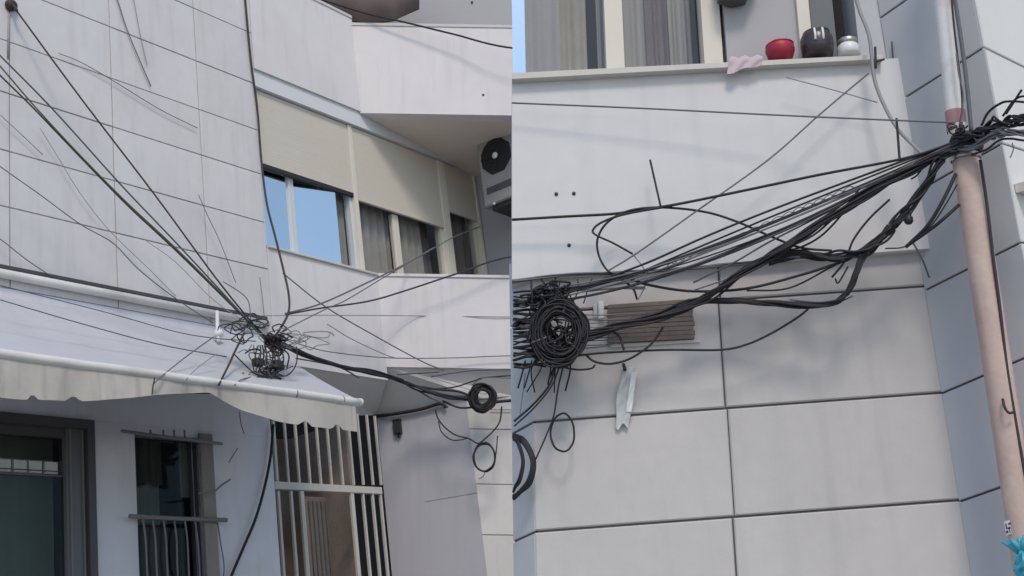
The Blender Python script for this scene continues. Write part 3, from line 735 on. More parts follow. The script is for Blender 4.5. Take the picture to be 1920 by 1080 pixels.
wc = thing('wall_clip', 'small white clip on the wall left of the brown board', 'clip', RF.at(1127, 600))
q = RF.rect(1121, 566, 1133, 598, .02)
MB().box(RF, *q, .001, .03, .004).build('plate', 'white_pl', wc)
MB().box(RF, q[0] - .022, q[0] - .001, q[2] + .01, q[3] - .01, .001, .014, .003).build('tab', 'plastic_film', wc)
ps = thing('plastic_strip', 'crumpled grey plastic strip hanging on the wall below the board', 'plastic strip', RF.at(1165, 800))
def strip(u, v):
    y = 688 + 112 * v; x = 1172 + 24 * u - 14 * v - 4 + 1.5 * math.sin(v * 9 + u * 3)
    return RF.at(x + (u - .5) * 6 * math.sin(v * 3), y + 6 * math.sin(u * 7) * v, .022 + .006 * math.sin(u * 7 + v * 3) + .002 * math.sin(v * 23 + u * 9))
MB().grid(strip, 10, 26, RF.n * -.002).build('film', 'plastic_film', ps)
def strip2(u, v):
    y = 697 + 75 * v; x = 1184 + 10 * u - 10 * v
    return RF.at(x, y, .036 + .004 * math.sin(u * 5 + v * 9))
MB().grid(strip2, 5, 18, RF.n * -.002).build('bright_fold', 'white_pl', ps)
MB().tube([RF.at(1169, 683, .02), RF.at(1172, 694, .05)], .008, 6).build('nail', 'box_black', ps)

# pole
pp = lambda y: (1811 + (y - 300) * .1525)
RP = RS.moved(.16)
po = thing('utility_pole', 'pinkish brown round pole carrying the black cable bundles', 'pole', RP.at(pp(1080), 1080) - RP.v * .2)
ax0 = RP.at(1811, 300); ax1 = RP.at(1933, 1100); dv = (ax0 - ax1).normalized()
rad = px_r(ax0, 50)
lowp = ax1 - dv * ((ax1.z) / dv.z)
n = 24
MB().tube([lowp.lerp(ax0, i / n) for i in range(n + 1)], rad, 20).build('shaft', 'pole', po)
u1 = RP.at(1793, 232); u2 = RP.at(1766, -30); du = (u2 - u1).normalized()
MB().tube([ax0, ax0.lerp(u1, .5), u1, u1.lerp(u2, .5), u2, u2 + du * .4], [rad * .78, rad * .75, rad * .72, rad * .7, rad * .7, rad * .7], 18).build('upper_shaft', 'pole_pale', po)
for t, r in ((0.0, 1.10), (.03, 1.10)):
    c = ax0 + dv * t
    MB().lathe(c, dv, [(rad * r, 0), (rad * r * 1.03, .004), (rad * r * 1.03, .016), (rad * r, .02)], 22, False).build('band', 'steel' if t == 0 else 'box_black', po)
c = u1 - du * .02
ring = MB(); ring.lathe(c + RP.n * 0, du, [(rad * .735, -.02), (rad * .74, -.018), (rad * .735, .08)], 18, False); ring.build('primer_patch', 'rust', po)
hk = [RP.at(1880, 748, rad * 1.1), RP.at(1884, 764, rad * 1.3), RP.at(1892, 774, rad * 1.3), RP.at(1903, 772, rad * .9)]
MB().tube(smooth_path(hk, 5), .006, 6).build('wire_hook', 'cable_brown', po)
st = thing('small_sticker', 'tiny purple inked sticker on the pole near the bottom right', 'sticker', RP.at(1890, 1000, rad))
q = RP.rect(1883, 978, 1897, 1001, rad * .98)
MB().box(RP, *q, rad * .97, rad * 1.02).build('backing', 'pole_pale', st)
mk = MB()
for x0, y0, x1, y1 in ((1885, 982, 1889, 992), (1889, 989, 1895, 991), (1892, 992, 1895, 999), (1886, 996, 1891, 999), (1890, 981, 1895, 983)):
    z = RP.rect(x0, y0, x1, y1, rad * 1.02); mk.box(RP, *z, rad * 1.021, rad * 1.03)
mk.build('ink', 'purple', st)
bg_ = thing('plastic_bag', 'turquoise crumpled plastic bag tied to the pole foot at bottom right', 'bag', RP.at(1912, 1085, rad))
r2 = random.Random(3); bm2 = MB(); vs = []
cen = RP.at(1923, 1064, rad * 1.5)
for i in range(13):
    for k in range(16):
        th = math.pi * i / 12; ph = 2 * math.pi * k / 16
        r = .046 * (1 + r2.uniform(-.28, .28)) * (1 if i not in (0, 12) else .6)
        vs.append(cen + RP.u * r * math.sin(th) * math.cos(ph) + RP.n * r * math.sin(th) * math.sin(ph) + RP.v * r * 1.35 * math.cos(th))
bm2.add(vs, [(i * 16 + k, (i + 1) * 16 + k, (i + 1) * 16 + (k + 1) % 16, i * 16 + (k + 1) % 16) for i in range(12) for k in range(16)])
bm2.build('film', 'cyan', bg_)
bm3 = MB()
for k in range(5):
    d = RP.u * r2.uniform(-1, .6) + RP.v * 1.0 + RP.n * r2.uniform(0, .6)
    bm3.tube([cen + RP.v * .05, cen + RP.v * .06 + d * .03, cen + RP.v * .05 + d * .07], [.012, .016, .004], 6)
bm3.build('knot', 'cyan', bg_)

# ================================================================== CABLES
def path(fr, pts, c):
    out = []
    n = len(pts)
    for i, p in enumerate(pts):
        cc = p[2] if len(p) > 2 else (c if not isinstance(c, tuple) else c[0] + (c[1] - c[0]) * i / max(1, n - 1))
        q = fr.at(p[0], p[1], cc)
        if fr is LF:             # left of the kink the tiled front stands nearer
            q2 = L.at(p[0], p[1], max(cc, .04))
            if (q2 - EYE).length < (q - EYE).length: q = q2
        out.append(q)
    return out
def cable(fr, pts, c, px, matn, label, group, name='cable', cat='cable', step=7):
    P_ = smooth_path(path(fr, pts, c), step)
    r = [px_r(p, px * .86) for p in P_]
    return MB().tube(P_, r, 6).build(name, matn, None, label=label, category=cat, group=group)
def strands(P_, n, R, r, rnd, twist=1.0, sides=5, wander=0.0):
    m = MB(); N = len(P_)
    for k in range(n):
        ph = 2 * math.pi * k / n + rnd.uniform(-.3, .3); rr = R * (rnd.uniform(.45, 1.0) if k else 0.1); tw = twist * rnd.uniform(.4, 1.3)
        q = []
        for i, p in enumerate(P_):
            t = (P_[min(N - 1, i + 1)] - P_[max(0, i - 1)]).normalized()
            x = t.orthogonal().normalized(); y = t.cross(x)
            f = i / (N - 1); an = ph + tw * 6.283 * f; flare = 1 + .25 * math.sin(i * .55 + k * 2) + wander * .45 * math.sin(f * 3.14) * math.sin(i * .21 * (1 + .3 * k % 1) + k * 1.7)
            q.append(p + (x * math.cos(an) + y * math.sin(an)) * rr * flare)
        m.tube(q, r, sides)
    return m
def bundle(fr, pts, c, px, n, matn, label, group, spx=4.0, seed=1, twist=1.5, name='cable_bundle'):
    P_ = smooth_path(path(fr, pts, c), 9)
    mid = P_[len(P_) // 2]
    return strands(P_, n, px_r(mid, px) - px_r(mid, spx) * .5, px_r(mid, spx * .8), random.Random(seed), twist, wander=1.0).build(name, matn, None, label=label, category='cable', group=group)
def coil(fr, x, y, rx, ry, c, loops, px, seed, matn, name, par=None, tube_px=10.0, rough=1.0, **pr):
    rd = random.Random(seed); m = MB(); mid = fr.at(x, y, c); k1 = px_r(mid, 2.0)
    for i in range(loops):
        s_ = 1 - max(-.45, min(.5, rd.gauss(0, .24))) * tube_px / rx; dc = rd.uniform(-.5, .5) * tube_px * k1
        ox, oy = rd.gauss(0, rx * .035 * rough), rd.gauss(0, rx * .035 * rough); el = 1 + rd.uniform(-.07, .07) * rough; ph = rd.uniform(0, 6)
        q = []
        for t in range(36):
            an = t * math.pi / 18
            wv = 1 + .022 * rough * math.sin(3 * an + ph) + .012 * math.sin(7 * an + ph * 2)
            q.append(fr.at(x + ox + rx * s_ * el * wv * math.cos(an), y + oy + ry * s_ / el * wv * math.sin(an), c + dc + .012 * rough * math.sin(an + ph)))
        m.tube(q, px_r(mid, px), 5, True)
    return m.build(name, matn, par, **pr)
def tangle(fr, x, y, sx, sy, c0, c1, n, px, seed, matn, name, par=None, loose=1.0, **pr):
    rd = random.Random(seed); m = MB()
    for i in range(n):
        cx, cy = x + rd.gauss(0, sx * .45), y + rd.gauss(0, sy * .45); q = []
        an = rd.uniform(0, 6.28); k = rd.randint(4, 7)
        for j in range(k):
            q.append(fr.at(cx + math.cos(an) * sx * rd.uniform(.15, .6) * loose, cy + math.sin(an) * sy * rd.uniform(.15, .6) * loose, rd.uniform(c0, c1)))
            an += rd.uniform(.6, 1.7)
        P_ = smooth_path(q, 6); m.tube(P_, px_r(P_[0], px * rd.uniform(.7, 1.2)), 5)
    return m.build(name, matn, par, **pr)

GL = 'cables strung across the left building'
JX, JC = (505, 640), 1.0
# --- wires that come down from the upper left
cable(L, [(31, 20, .1), (150, 182, .35), (290, 365, .6), (400, 515, .85), (470, 602, .95), (512, 646, 1.0)], 0, 4.2, 'cable_brown', 'dark cable running from the round wall anchor down to the tangle', GL)
cable(L, [(-420, -330, .9), (-60, 42, .8), (0, 104, .8), (100, 206, .8), (230, 350, .85), (330, 455, .9), (420, 552, .95), (500, 640, 1.0)], 0, 3.6, 'cable_blue', 'blue grey cable, upper one of the three close parallel lines left of the tangle', GL)
cable(L, [(-420, -312, .95), (-60, 60, .85), (0, 124, .85), (62, 196, .85), (150, 291, .86), (240, 382, .9), (330, 466, .93), (430, 566, .96), (500, 641, 1.0)], 0, 3.4, 'cable_green', 'green cable among the three close parallel lines left of the tangle', GL)
cable(L, [(-420, -294, 1.0), (-60, 78, .9), (0, 141, .9), (60, 200, .9), (150, 294, .9), (240, 386, .93), (330, 470, .95), (440, 578, .97), (505, 643, 1.0)], 0, 3.6, 'cable_brown', 'dark cable, lowest of the three close parallel lines left of the tangle', GL)
cable(L, [(0, 215), (40, 252), (80, 290)], .05, 2.0, 'cable_pale', 'short faint wire at the left edge above the long dark thin wire', GL)
cable(L, [(-300, 60), (-40, 282), (0, 312), (75, 365), (150, 420), (212, 456), (260, 505), (330, 560), (400, 606)], (.1, .5), 2.4, 'cable_grey', 'thin grey wire sloping across the lower left tiles to the awning', GL)
cable(L, [(-300, 290), (-40, 424), (0, 448), (50, 487), (96, 518)], .08, 2.4, 'cable_grey', 'thin grey wire ending at the left end of the awning bar', GL)
cable(L, [(75, 240), (112, 300), (150, 362), (205, 432), (280, 505), (330, 556)], .06, 1.8, 'cable_pale', 'faint wavy wire crossing the tiles below the green cable', GL)
cable(L, [(272, 450), (330, 492), (400, 562), (470, 610)], (.1, .7), 1.9, 'cable_pale', 'faint wire between the green cable and the awning bar', GL)
cable(L, [(170, -130), (216, -12), (240, 60), (283, 162)], .03, 2.6, 'cable_grey', 'short dark slanting line on the upper tiles, left of a fainter one', GL)  # this and the next: thin grey lines close to the upper tiles
cable(L, [(215, -130), (248, -12), (262, 60), (276, 122)], .03, 1.8, 'cable_pale', 'fainter short line right beside the dark slanting one on the upper tiles', GL)
cable(L, [(110, 100), (150, 116), (210, 150), (298, 204), (370, 240)], .04, 1.9, 'cable_grey', 'thin wire sagging across the middle of the upper tiles', GL)
cable(L, [(372, 365), (392, 410), (412, 452), (442, 530)], .1, 1.9, 'cable_grey', 'faint wire dropping over the tiles left of the blue window', GL)
cable(L, [(487, 520), (492, 560), (496, 598)], .1, 1.9, 'cable_grey', 'short thin vertical wire at the tile edge above the tangle', GL)
cable(L, [(418, 528), (450, 548), (466, 566), (470, 600)], .6, 2.2, 'cable_grey', 'short hooked wire above the awning bar near the tangle', GL)
cable(L, [(-420, 440), (-30, 528), (0, 535), (200, 586), (330, 622), (402, 634), (480, 640)], .75, 2.2, 'cable_blue', 'upper thin wire running along the awning canvas', GL)
cable(L, [(-420, 450), (-30, 553), (0, 562), (150, 606), (300, 646), (425, 669)], 1.0, 2.6, 'cable_blue', 'lower thin wire running along the awning canvas', GL)
cable(L, [(458, -20, .02), (470, 110, .03), (482, 200, .03), (490, 300, .06), (500, 380, .2), (515, 440, .35), (530, 500, .5), (541, 550, .7), (541, 585, .85), (525, 617, .95), (506, 642, 1.0)], 0, 5.2, 'cable_brown', 'thick dark cable down the tile edge and across the blue window', GL)
# --- wires that go right from the tangle
cable(L, [(535, 588, .8), (600, 570, .75), (680, 534, .6), (760, 495, .4), (815, 464, .3)], 0, 3.8, 'cable_grey', 'grey cable rising steeply right past the curtained window', GL)
cable(L, [(815, 465, .3), (850, 445, .25), (900, 425, .2)], 0, 2.4, 'cable_grey', 'thin wire end crossing the last mullion toward the air conditioner', GL)
cable(L, [(530, 620, .9), (610, 580, .8), (650, 562, .7), (720, 520, .6), (760, 497, .5)], 0, 2.6, 'cable_grey', 'thinner wire just below the steep grey cable', GL)
cable(LF, [(535, 590, .4), (600, 578, .4), (690, 565, .35), (760, 545, .3), (860, 512, .25), (960, 481, .2), (1150, 464, .2)], 0, 3.8, 'cable_brown', 'dark cable rising right over the lower balcony front', GL)
cable(LF, [(488, 592, .5), (600, 591, .3), (760, 592, .1), (930, 594, .03), (1150, 596, .03)], 0, 2.0, 'cable_pale', 'level pale wire across the lower balcony front', GL)
cable(LF, [(530, 512, .3), (610, 575, .25), (700, 628, .2), (790, 677, .1), (832, 694, .05)], 0, 2.8, 'cable_grey', 'thin wire slanting down right across the lower balcony front', GL)
cable(LF, [(614, 608), (660, 636), (720, 664), (745, 672)], .15, 2.2, 'cable_pale', 'shorter faint wire below the slanting wire on the balcony front', GL)
cable(LF, [(560, 645, .6), (620, 660, .4), (730, 671, .2), (850, 671, .1), (960, 667, .08), (1150, 666, .08)], 0, 2.4, 'cable_grey', 'thin level wire above the lower edge of the balcony front', GL)
bundle(LF, [(500, 632, .75), (560, 660, .65), (640, 688, .5), (720, 704, .4), (770, 722, .3), (830, 742, .25), (885, 748, .2)], 0, 10, 9, 'cable', 'thick black bundle running from the tangle to the black coil', GL, 4.2, 5)
cable(LF, [(555, 672, .6), (600, 680, .5), (640, 690, .4), (672, 708, .3)], 0, 3.6, 'cable_grey', 'short grey cable under the thick bundle beside the tangle', GL)
cable(LF, [(745, 702), (790, 699), (822, 697)], .1, 4.2, 'cable_grey', 'short grey cable piece along the lower balcony edge', GL)
cable(LF, [(808, 706), (850, 699), (920, 693), (1150, 694)], .1, 4.0, 'cable_grey', 'grey cable along the lower balcony edge above the coil', GL)
cable(LF, [(750, 714), (800, 728), (850, 726), (890, 714), (930, 706), (1150, 696)], .2, 3.2, 'cable', 'black cable looping over the top of the coil', GL)
cable(LF, [(770, 722), (820, 730), (860, 734), (884, 744)], .22, 5.0, 'cable', 'black cable entering the left side of the coil', GL)
cable(LF, [(772, 724), (800, 742), (825, 754), (840, 764)], .15, 4.0, 'cable_grey', 'grey cable dropping under the bundle left of the coil', GL)
cable(LF, [(830, 752), (860, 764), (888, 764)], .2, 4.4, 'cable', 'short black cable at the lower left of the coil', GL)
cable(LF, [(885, 722), (900, 712), (935, 708), (1150, 722)], .22, 2.4, 'cable_grey', 'thin arched wire over the coil', GL)
cable(G1, [(690, 782), (740, 776), (790, 767), (825, 757), (836, 764)], .05, 7.5, 'cable', 'thick black cable under the soffit above the small black box', GL)
cable(LF, [(918, 762), (945, 752), (1150, 742)], .1, 7.0, 'cable', 'thick black cable leaving the coil to the right', GL)
cable(G2, [(918, 768), (945, 768), (1150, 770)], .03, 2.2, 'cable_pale', 'pale thin wire along the wall right of the coil', GL)
cable(LF, [(816, 768), (822, 786), (836, 803), (855, 816), (878, 822), (892, 830), (900, 832)], .2, 3.2, 'cable', 'black wire sagging from below the bundle to the hanging ring', GL)
cable(LF, [(822, 790), (828, 810), (845, 824), (862, 825), (878, 821)], .2, 2.6, 'cable', 'second thinner wire sagging beside the one to the hanging ring', GL)
cable(LF, [(941, 762), (937, 790), (925, 808), (908, 824), (897, 832)], .2, 3.6, 'cable', 'black wire dropping from right of the coil to the hanging ring', GL)
cable(LF, [(933, 817), (931, 840), (929, 860)], .1, 2.6, 'cable', 'short vertical wire just right of the hanging ring', GL)
cable(LF, [(910, 884), (905, 894), (898, 898)], .15, 2.0, 'cable_grey', 'tiny wire tail below the hanging ring', GL)
coil(LF, 908, 857, 20, 27, .2, 3, 3.4, 4, 'cable', 'cable_ring', None, 4, label='small hanging cable ring below the black coil', category='cable ring')
coil(LF, 905, 746, 19, 20, .25, 46, 3.0, 8, 'cable', 'cable_coil', None, 13, 1.6, label='small round black cable coil below the left balcony', category='cable coil')
# --- junction
jn = thing('cable_junction', 'dark cable junction with splice boxes hanging in front of the awning end', 'cable junction', L.at(505, 720, 1.0))
tangle(L, 508, 640, 32, 20, .85, 1.12, 15, 3.2, 21, 'cable_brown', 'knot', jn)
tangle(L, 500, 690, 34, 26, .9, 1.1, 14, 2.0, 28, 'cable_grey', 'grey_loops', jn)
tangle(L, 504, 690, 38, 28, .9, 1.1, 12, 2.2, 22, 'cable_brown', 'loose_loops', jn)
tangle(L, 540, 635, 60, 22, .85, 1.05, 14, 2.0, 25, 'cable_pale', 'pale_wires', jn)
tangle(L, 455, 615, 40, 22, .85, 1.05, 12, 2.4, 26, 'cable_brown', 'upper_wires', jn)
coil(L, 503, 712, 24, 7, 1.05, 5, 2.6, 9, 'cable_brown', 'lower_loop', jn, 4)
for x0, y0, x1, y1, nm in ((516, 674, 533, 692, 'splice_box'), (480, 670, 494, 686, 'splice_box')):
    a0, a1, b0, b1 = L.rect(x0, y0, x1, y1, 1.08); MB().box(L, a0, a1, b0, b1, 1.02, 1.09, .01).build(nm, 'box_black', jn)
for i in range(9):
    x = 478 + i * 7.5; MB().tube(smooth_path([L.at(500 + (i - 4) * 4, 648, 1.02), L.at(x + rng.uniform(-4, 4), 664, 1.08), L.at(x, 682 + rng.uniform(-8, 14), 1.06)], 4), px_r(L.at(500, 640, 1), 3.2), 5).build('drop_wire', 'cable_brown', jn)
cable(L, [(556, 650), (557, 672), (552, 690), (538, 704), (520, 704), (505, 700)], 1.08, 3.2, 'cable_brown', 'dark loop hanging right of the splice boxes', GL)
cable(L, [(458, 624, 1.0), (440, 660, 1.05), (428, 686, 1.2), (410, 722, 1.42)], 0, 5.2, 'cable_brown', 'thick dark cable end hanging over the awning tube left of the tangle', GL)
cable(L, [(400, 632, .9), (350, 668, 1.2), (300, 708, 1.42), (286, 722, 1.42)], 0, 2.8, 'cable_grey', 'thin wire from the white bracket down to the awning tube', GL)
cable(L, [(405, 664, 1.1), (370, 690, 1.3), (345, 716, 1.42)], 0, 2.2, 'cable_pale', 'faint wire end beside the thin one over the awning tube', GL)
cable(L, [(437, 662), (455, 680), (472, 696), (485, 704)], 1.06, 3.0, 'cable_brown', 'dark wire from the cable end back to the splice boxes', GL)
cable(L, [(470, 707, 1.1), (452, 712, 1.3), (440, 722, 1.4)], 0, 2.6, 'cable_grey', 'small wire tail over the awning tube below the tangle', GL)
sp = thing('splice_closure', 'small dark splice closure stuck out on the wires right of the tangle', 'splice closure', LF.at(588, 640, .5))
MB().tube([LF.at(586, 618, .5), LF.at(590, 628, .5), LF.at(595, 637, .5)], [.012, .028, .02], 8).build('body', 'box_black', sp)
MB().tube([LF.at(572, 634, .5), LF.at(582, 642, .5), LF.at(592, 648, .5)], [.02, .03, .015], 8).build('sleeve', 'cable_grey', sp)
tangle(LF, 585, 640, 24, 16, .45, .55, 5, 1.8, 31, 'cable_pale', 'pigtail', sp)
# --- strays under the awning
cable(L, [(512, 796, .06), (508, 850, .06), (498, 905, .06), (480, 970, .06), (455, 1030, .05), (430, 1090, .05), (420, 1130, .05)], 0, 7, 'cable', 'thick black cable hanging down the wall between window and gate', GL)
cable(L, [(449, 772, .3), (452, 795, .25), (458, 814, .2)], 0, 2.2, 'cable_grey', 'thin wire end hanging below the valance', GL)
cable(L, [(446, 840), (438, 852), (429, 867)], .05, 2.4, 'cable_grey', 'short wire scrap on the wall right of the barred window', GL)
cable(L, [(372, 925, .12), (390, 924, .12), (403, 920, .12), (418, 908, .12), (432, 899, .12)], 0, 4.0, 'grille', 'bent grey wire sticking out from the barred window', GL)
cable(L, [(408, 980), (414, 1020), (420, 1060), (418, 1095)], .03, 3.0, 'cable_grey', 'thin wire running down right of the barred window', GL)
cable(L, [(250, 742, 1.3), (330, 738, 1.3), (400, 737, 1.3)], 0, 3.4, 'cable_brown', 'dark cord lying under the raised part of the valance', GL)
cable(L, [(290, 708, 1.44), (287, 724, 1.44), (285, 740, 1.42)], 0, 3.0, 'cable_brown', 'short dark cord hanging from the middle of the awning tube', GL)
cable(UB, [(560, -14, 1.15), (605, 0, 1.15), (690, 26, 1.2), (760, 42, 1.25), (850, 64, 1.3), (960, 90, 1.4), (1150, 102, 1.45)], 0, 4.2, 'cable', 'black cable crossing the upper balcony front', GL)

GR = 'cables strung across the right building'
PC = .36          # how far the pole's cables stand off the front
def onpole(y, dx=0): return (pp(y) + dx, y)
# anchor point of the bundles, in front of the pole
PJ = RP.at(1806, 268, rad * 1.15)
def cR(x, y):      # stand-off at which a cable meets the pole: blends from the wall towards the pole's own distance
    return (RF.inv @ (RP.at(x, y, rad * 1.1) - RF.o)).z
def pj(x, y): return (x, y, cR(x, y))
cable(RF, [(960, 193, .13), (1200, 203, .16), (1440, 215, .2), (1640, 224, .3), pj(1790, 230)], 0, 3.8, 'cable_grey', 'thin straight level wire across the parapet to the pole', GR)
cable(RF, [(1628, 138, .14), (1540, 212, .16), (1440, 300, .18), (1300, 400, .2), (1195, 474, .2), (1140, 508, .2)], 0, 3.8, 'cable_grey', 'grey wire slanting from the sill end down to the loops', GR)
cable(RF, [(960, 412, .14), (1060, 406, .15), (1150, 401, .17), (1200, 393, .18), (1240, 388, .2), (1300, 377, .22), (1430, 350, .25), (1540, 327, .3), (1700, 296, .4), pj(1792, 266)], 0, 6.0, 'cable', 'black cable from the left corner over the loop top to the pole', GR)
cable(RF, [(1560, 470, .3), (1500, 464, .26), (1440, 441, .24), (1380, 415, .22), (1320, 397, .2), (1240, 389, .19), (1180, 395, .18), (1140, 416, .17), (1121, 446, .17), (1122, 476, .17), (1137, 505, .18), (1162, 522, .18), (1186, 540, .18), (1195, 562, .17)], 0, 5.2, 'cable', 'black cable forming the larger open loop on the parapet', GR)
cable(RF, [(1260, 386, .2), (1175, 401, .2), (1130, 416, .2), (1112, 431, .2), (1118, 441, .2), (1150, 456, .2), (1186, 476, .2)], 0, 5.0, 'cable', 'black cable forming the small pointed loop inside the larger one', GR)
cable(RF, [(1186, 476), (1205, 500), (1213, 520), (1207, 542), (1196, 562)], .19, 3.0, 'cable_pale', 'pale wire end finishing the small loop above the board', GR)
fan = [([(1130, 524, .2), (1220, 490, .22), (1320, 445, .25), (1440, 396, .28), (1600, 336, .34), pj(1790, 266)], 5.0, 'cable', 'topmost fanned cable from the ledge up to the pole'),
       ([(1200, 510, .2), (1290, 472, .22), (1440, 409, .26), (1600, 344, .34), pj(1785, 270)], 4.2, 'cable', 'second fanned cable from the ledge up to the pole'),
       ([(1250, 505, .2), (1340, 465, .22), (1480, 405, .28), (1650, 336, .38), pj(1780, 275)], 3.6, 'cable_grey', 'third and greyer fanned cable from the ledge up to the pole'),
       ([(1300, 530, .2), (1380, 490, .22), (1440, 455, .25), (1520, 414, .3), (1600, 372, .34)], 4.0, 'cable_grey', 'lowest fanned cable just above the thick main bundle')]
for pts, px, mt, lb_ in fan: cable(RF, pts, 0, px, mt, lb_, GR)
P_ = smooth_path(path(RF, [(1250, 500, .21), (1350, 459, .23), (1480, 400, .28), (1600, 350, .34)], 0), 22)
m = MB()
for k in range(2):
    m.tube([p + RF.v * .009 * math.sin(i * .9 + k * 3.1) + RF.n * .009 * math.cos(i * .9 + k * 3.1) for i, p in enumerate(P_)], px_r(P_[0], 1.8), 5)
m.build('lashing_wire', 'cable_grey', None, label='twisted lashing wire between the fanned cables', category='wire', group=GR)
bundle(RF, [(1040, 652, .2), (1100, 632, .22), (1160, 612, .22), (1250, 588, .22), (1322, 560, .24), (1400, 510, .26), (1470, 466, .28), (1560, 405, .32), (1660, 342, .38), (1740, 301, .42), pj(1800, 266)], 0, 17, 14, 'cable', 'thick black main bundle slanting from the coil up to the pole', GR, 5.6, 41, 2.2)
bundle(RF, [(1440, 488, .2), (1500, 476, .24), (1560, 482, .28), (1610, 474, .3), (1655, 444, .32), (1700, 392, .36), (1740, 340, .4), (1765, 300, .44), pj(1795, 275)], 0, 20, 11, 'cable', 'thick twisted bundle curving from the ledge up under the pole band', GR, 6.2, 42, 2.5)
bundle(RF, [(1290, 566, .2), (1360, 564, .2), (1440, 568, .22), (1540, 572, .25), (1580, 556, .28), (1602, 520, .3), (1620, 480, .3), (1660, 440, .33)], 0, 13, 9, 'cable', 'thick lower bundle bending upward right of the board', GR, 6.0, 43, 1.6)
cable(RF, [(1700, 462, .32), (1740, 422, .4), (1770, 372, .44), pj(1792, 326)], 0, 8.0, 'cable', 'left of two short thick cables reaching the pole below the band', GR)
cable(RF, [(1698, 463, .32), (1750, 426, .42), (1775, 405, .45), pj(1798, 384)], 0, 7.5, 'cable', 'right of two short thick cables reaching the pole below the band', GR)
cable(RF, [(1795, 345, .46), (1775, 380, .42), (1745, 424, .38), (1700, 461, .33), (1660, 466, .28)], 0, 3.0, 'cable', 'thin wire alongside the two short thick cables at the pole', GR)
bundle(RF, [(960, 528, .16), (1030, 518, .16), (1100, 513, .16), (1200, 511, .16), (1330, 501, .18), (1440, 490, .2), (1500, 480, .24)], 0, 9, 7, 'cable_grey', 'grey cables running along the parapet ledge', GR, 4.4, 44, .8)
cable(RF, [(1010, 572, .2), (1040, 557, .2), (1090, 541, .2), (1150, 522, .2), (1170, 520, .2), (1220, 535, .2), (1300, 546, .2), (1400, 541, .22), (1500, 516, .25), (1570, 494, .28)], 0, 6.0, 'cable', 'black cable sagging under the ledge above the board', GR)
cable(RF, [(1090, 546, .18), (1150, 540, .18), (1210, 540, .18)], 0, 7, 'cable_pale', 'pale grey sleeve under the ledge above the board', GR)
cable(RF, [(1400, 545, .22), (1480, 540, .22), (1560, 500, .25), (1600, 482, .3)], 0, 4.0, 'cable', 'thin cable between ledge and lower bundle right of the board', GR)
cable(RF, [(1080, 667, .2), (1140, 661, .18), (1250, 656, .16), (1350, 656, .15), (1400, 646, .15), (1450, 623, .16), (1500, 592, .18), (1522, 572, .2)], 0, 5.0, 'cable', 'black cable sagging under the board and rising right', GR)
cable(RF, [(1097, 664), (1115, 678), (1146, 682), (1182, 672), (1220, 646), (1243, 614)], .18, 5.2, 'cable', 'black hooked cable end curving up in front of the board', GR)
cable(RF, [(1045, 686), (1080, 693), (1108, 691), (1116, 684)], .18, 4.4, 'cable', 'short hooked black wire below the big coil', GR)
cable(RF, [(1150, 622), (1162, 632), (1170, 656)], .19, 6.0, 'cable_brown', 'short brown cable tie below the main bundle on the board', GR)
cable(RF, [(1040, 690, .2), (1030, 722, .2), (1000, 758, .16), (964, 790, .13)], 0, 5.0, 'cable', 'black cable hanging from the big coil down left, upper of two', GR)
cable(RF, [(1048, 690, .2), (1034, 724, .2), (1002, 764, .16), (964, 799, .13)], 0, 3.8, 'cable', 'black cable hanging from the big coil down left, lower of two', GR)
cable(RF, [(1056, 686), (1046, 730), (1038, 780), (1020, 826), (1004, 862)], .12, 3.8, 'cable', 'thin wire dropping from the big coil past the small ring', GR)
cable(RF, [(985, 700), (980, 740), (975, 775)], .12, 2.4, 'cable_grey', 'faint wire hanging at the left corner below the big coil', GR)
coil(RF, 1054, 811, 22, 36, .1, 1, 4.2, 51, 'cable', 'cable_ring', None, 3, label='thin single cable ring hanging on the tiles below the big coil', category='cable ring')
hc = thing('cable_coil', 'half hidden loose cable coil hanging round the left corner of the tiled wall', 'cable coil', RF.at(985, 925, .08))
rd = random.Random(52)
for i in range(6):
    dx = (0, 2, -3, -18, -21, -1)[i]; dy = rd.uniform(-4, 4)
    pts = [(962.5, 816 + dy * .4 - dx * .3, .03), (983 + dx * .6, 829 + dy, .08), (1000 + dx, 864, .1), (994 + dx, 900 - dy, .09), (978 + dx * .6, 920 + dx * .4, .06), (962.5, 932 + dx * .6 + dy, .03)]
    P_ = smooth_path(path(RF, pts, 0)); MB().tube(P_, px_r(P_[0], (7, 6.5, 6, 5, 4.4, 6)[i]), 6).build('turn', 'cable', hc)
# big coil
bcx = thing('cable_coil', 'big black cable coil hanging left of the brown board', 'cable coil', RF.at(1050, 680, .2))
coil(RF, 1048, 622, 39, 45, .22, 110, 3.8, 53, 'cable', 'windings', bcx, 27, rough=1.5)
for an in (40, 160, 285):
    t = math.radians(an); cx, cy = 1048 + 39 * math.cos(t), 622 + 45 * math.sin(t)
    k = px_r(RF.at(cx, cy, .22), 2)
    MB().tube([RF.at(cx + 16 * math.cos(t) * math.cos(q * .5236), cy + 16 * math.sin(t) * math.cos(q * .5236),   .22 + 16 * k * math.sin(q * .5236)) for q in range(12)], k * 2.2, 5, True).build('tie', 'cable_grey', bcx)
tangle(RF, 1048, 622, 62, 66, .2, .27, 12, 3.4, 57, 'cable', 'stray_turns', bcx, .9)
tangle(RF, 1043, 636, 34, 34, .12, .24, 16, 4.2, 54, 'cable', 'inner_wires', bcx)
tangle(RF, 1015, 558, 38, 24, .13, .26, 30, 4.2, 55, 'cable', 'wire_tangle', None, kind='stuff', label='tangled black wires above and left of the big coil', category='wires')
rd = random.Random(61); m = MB()
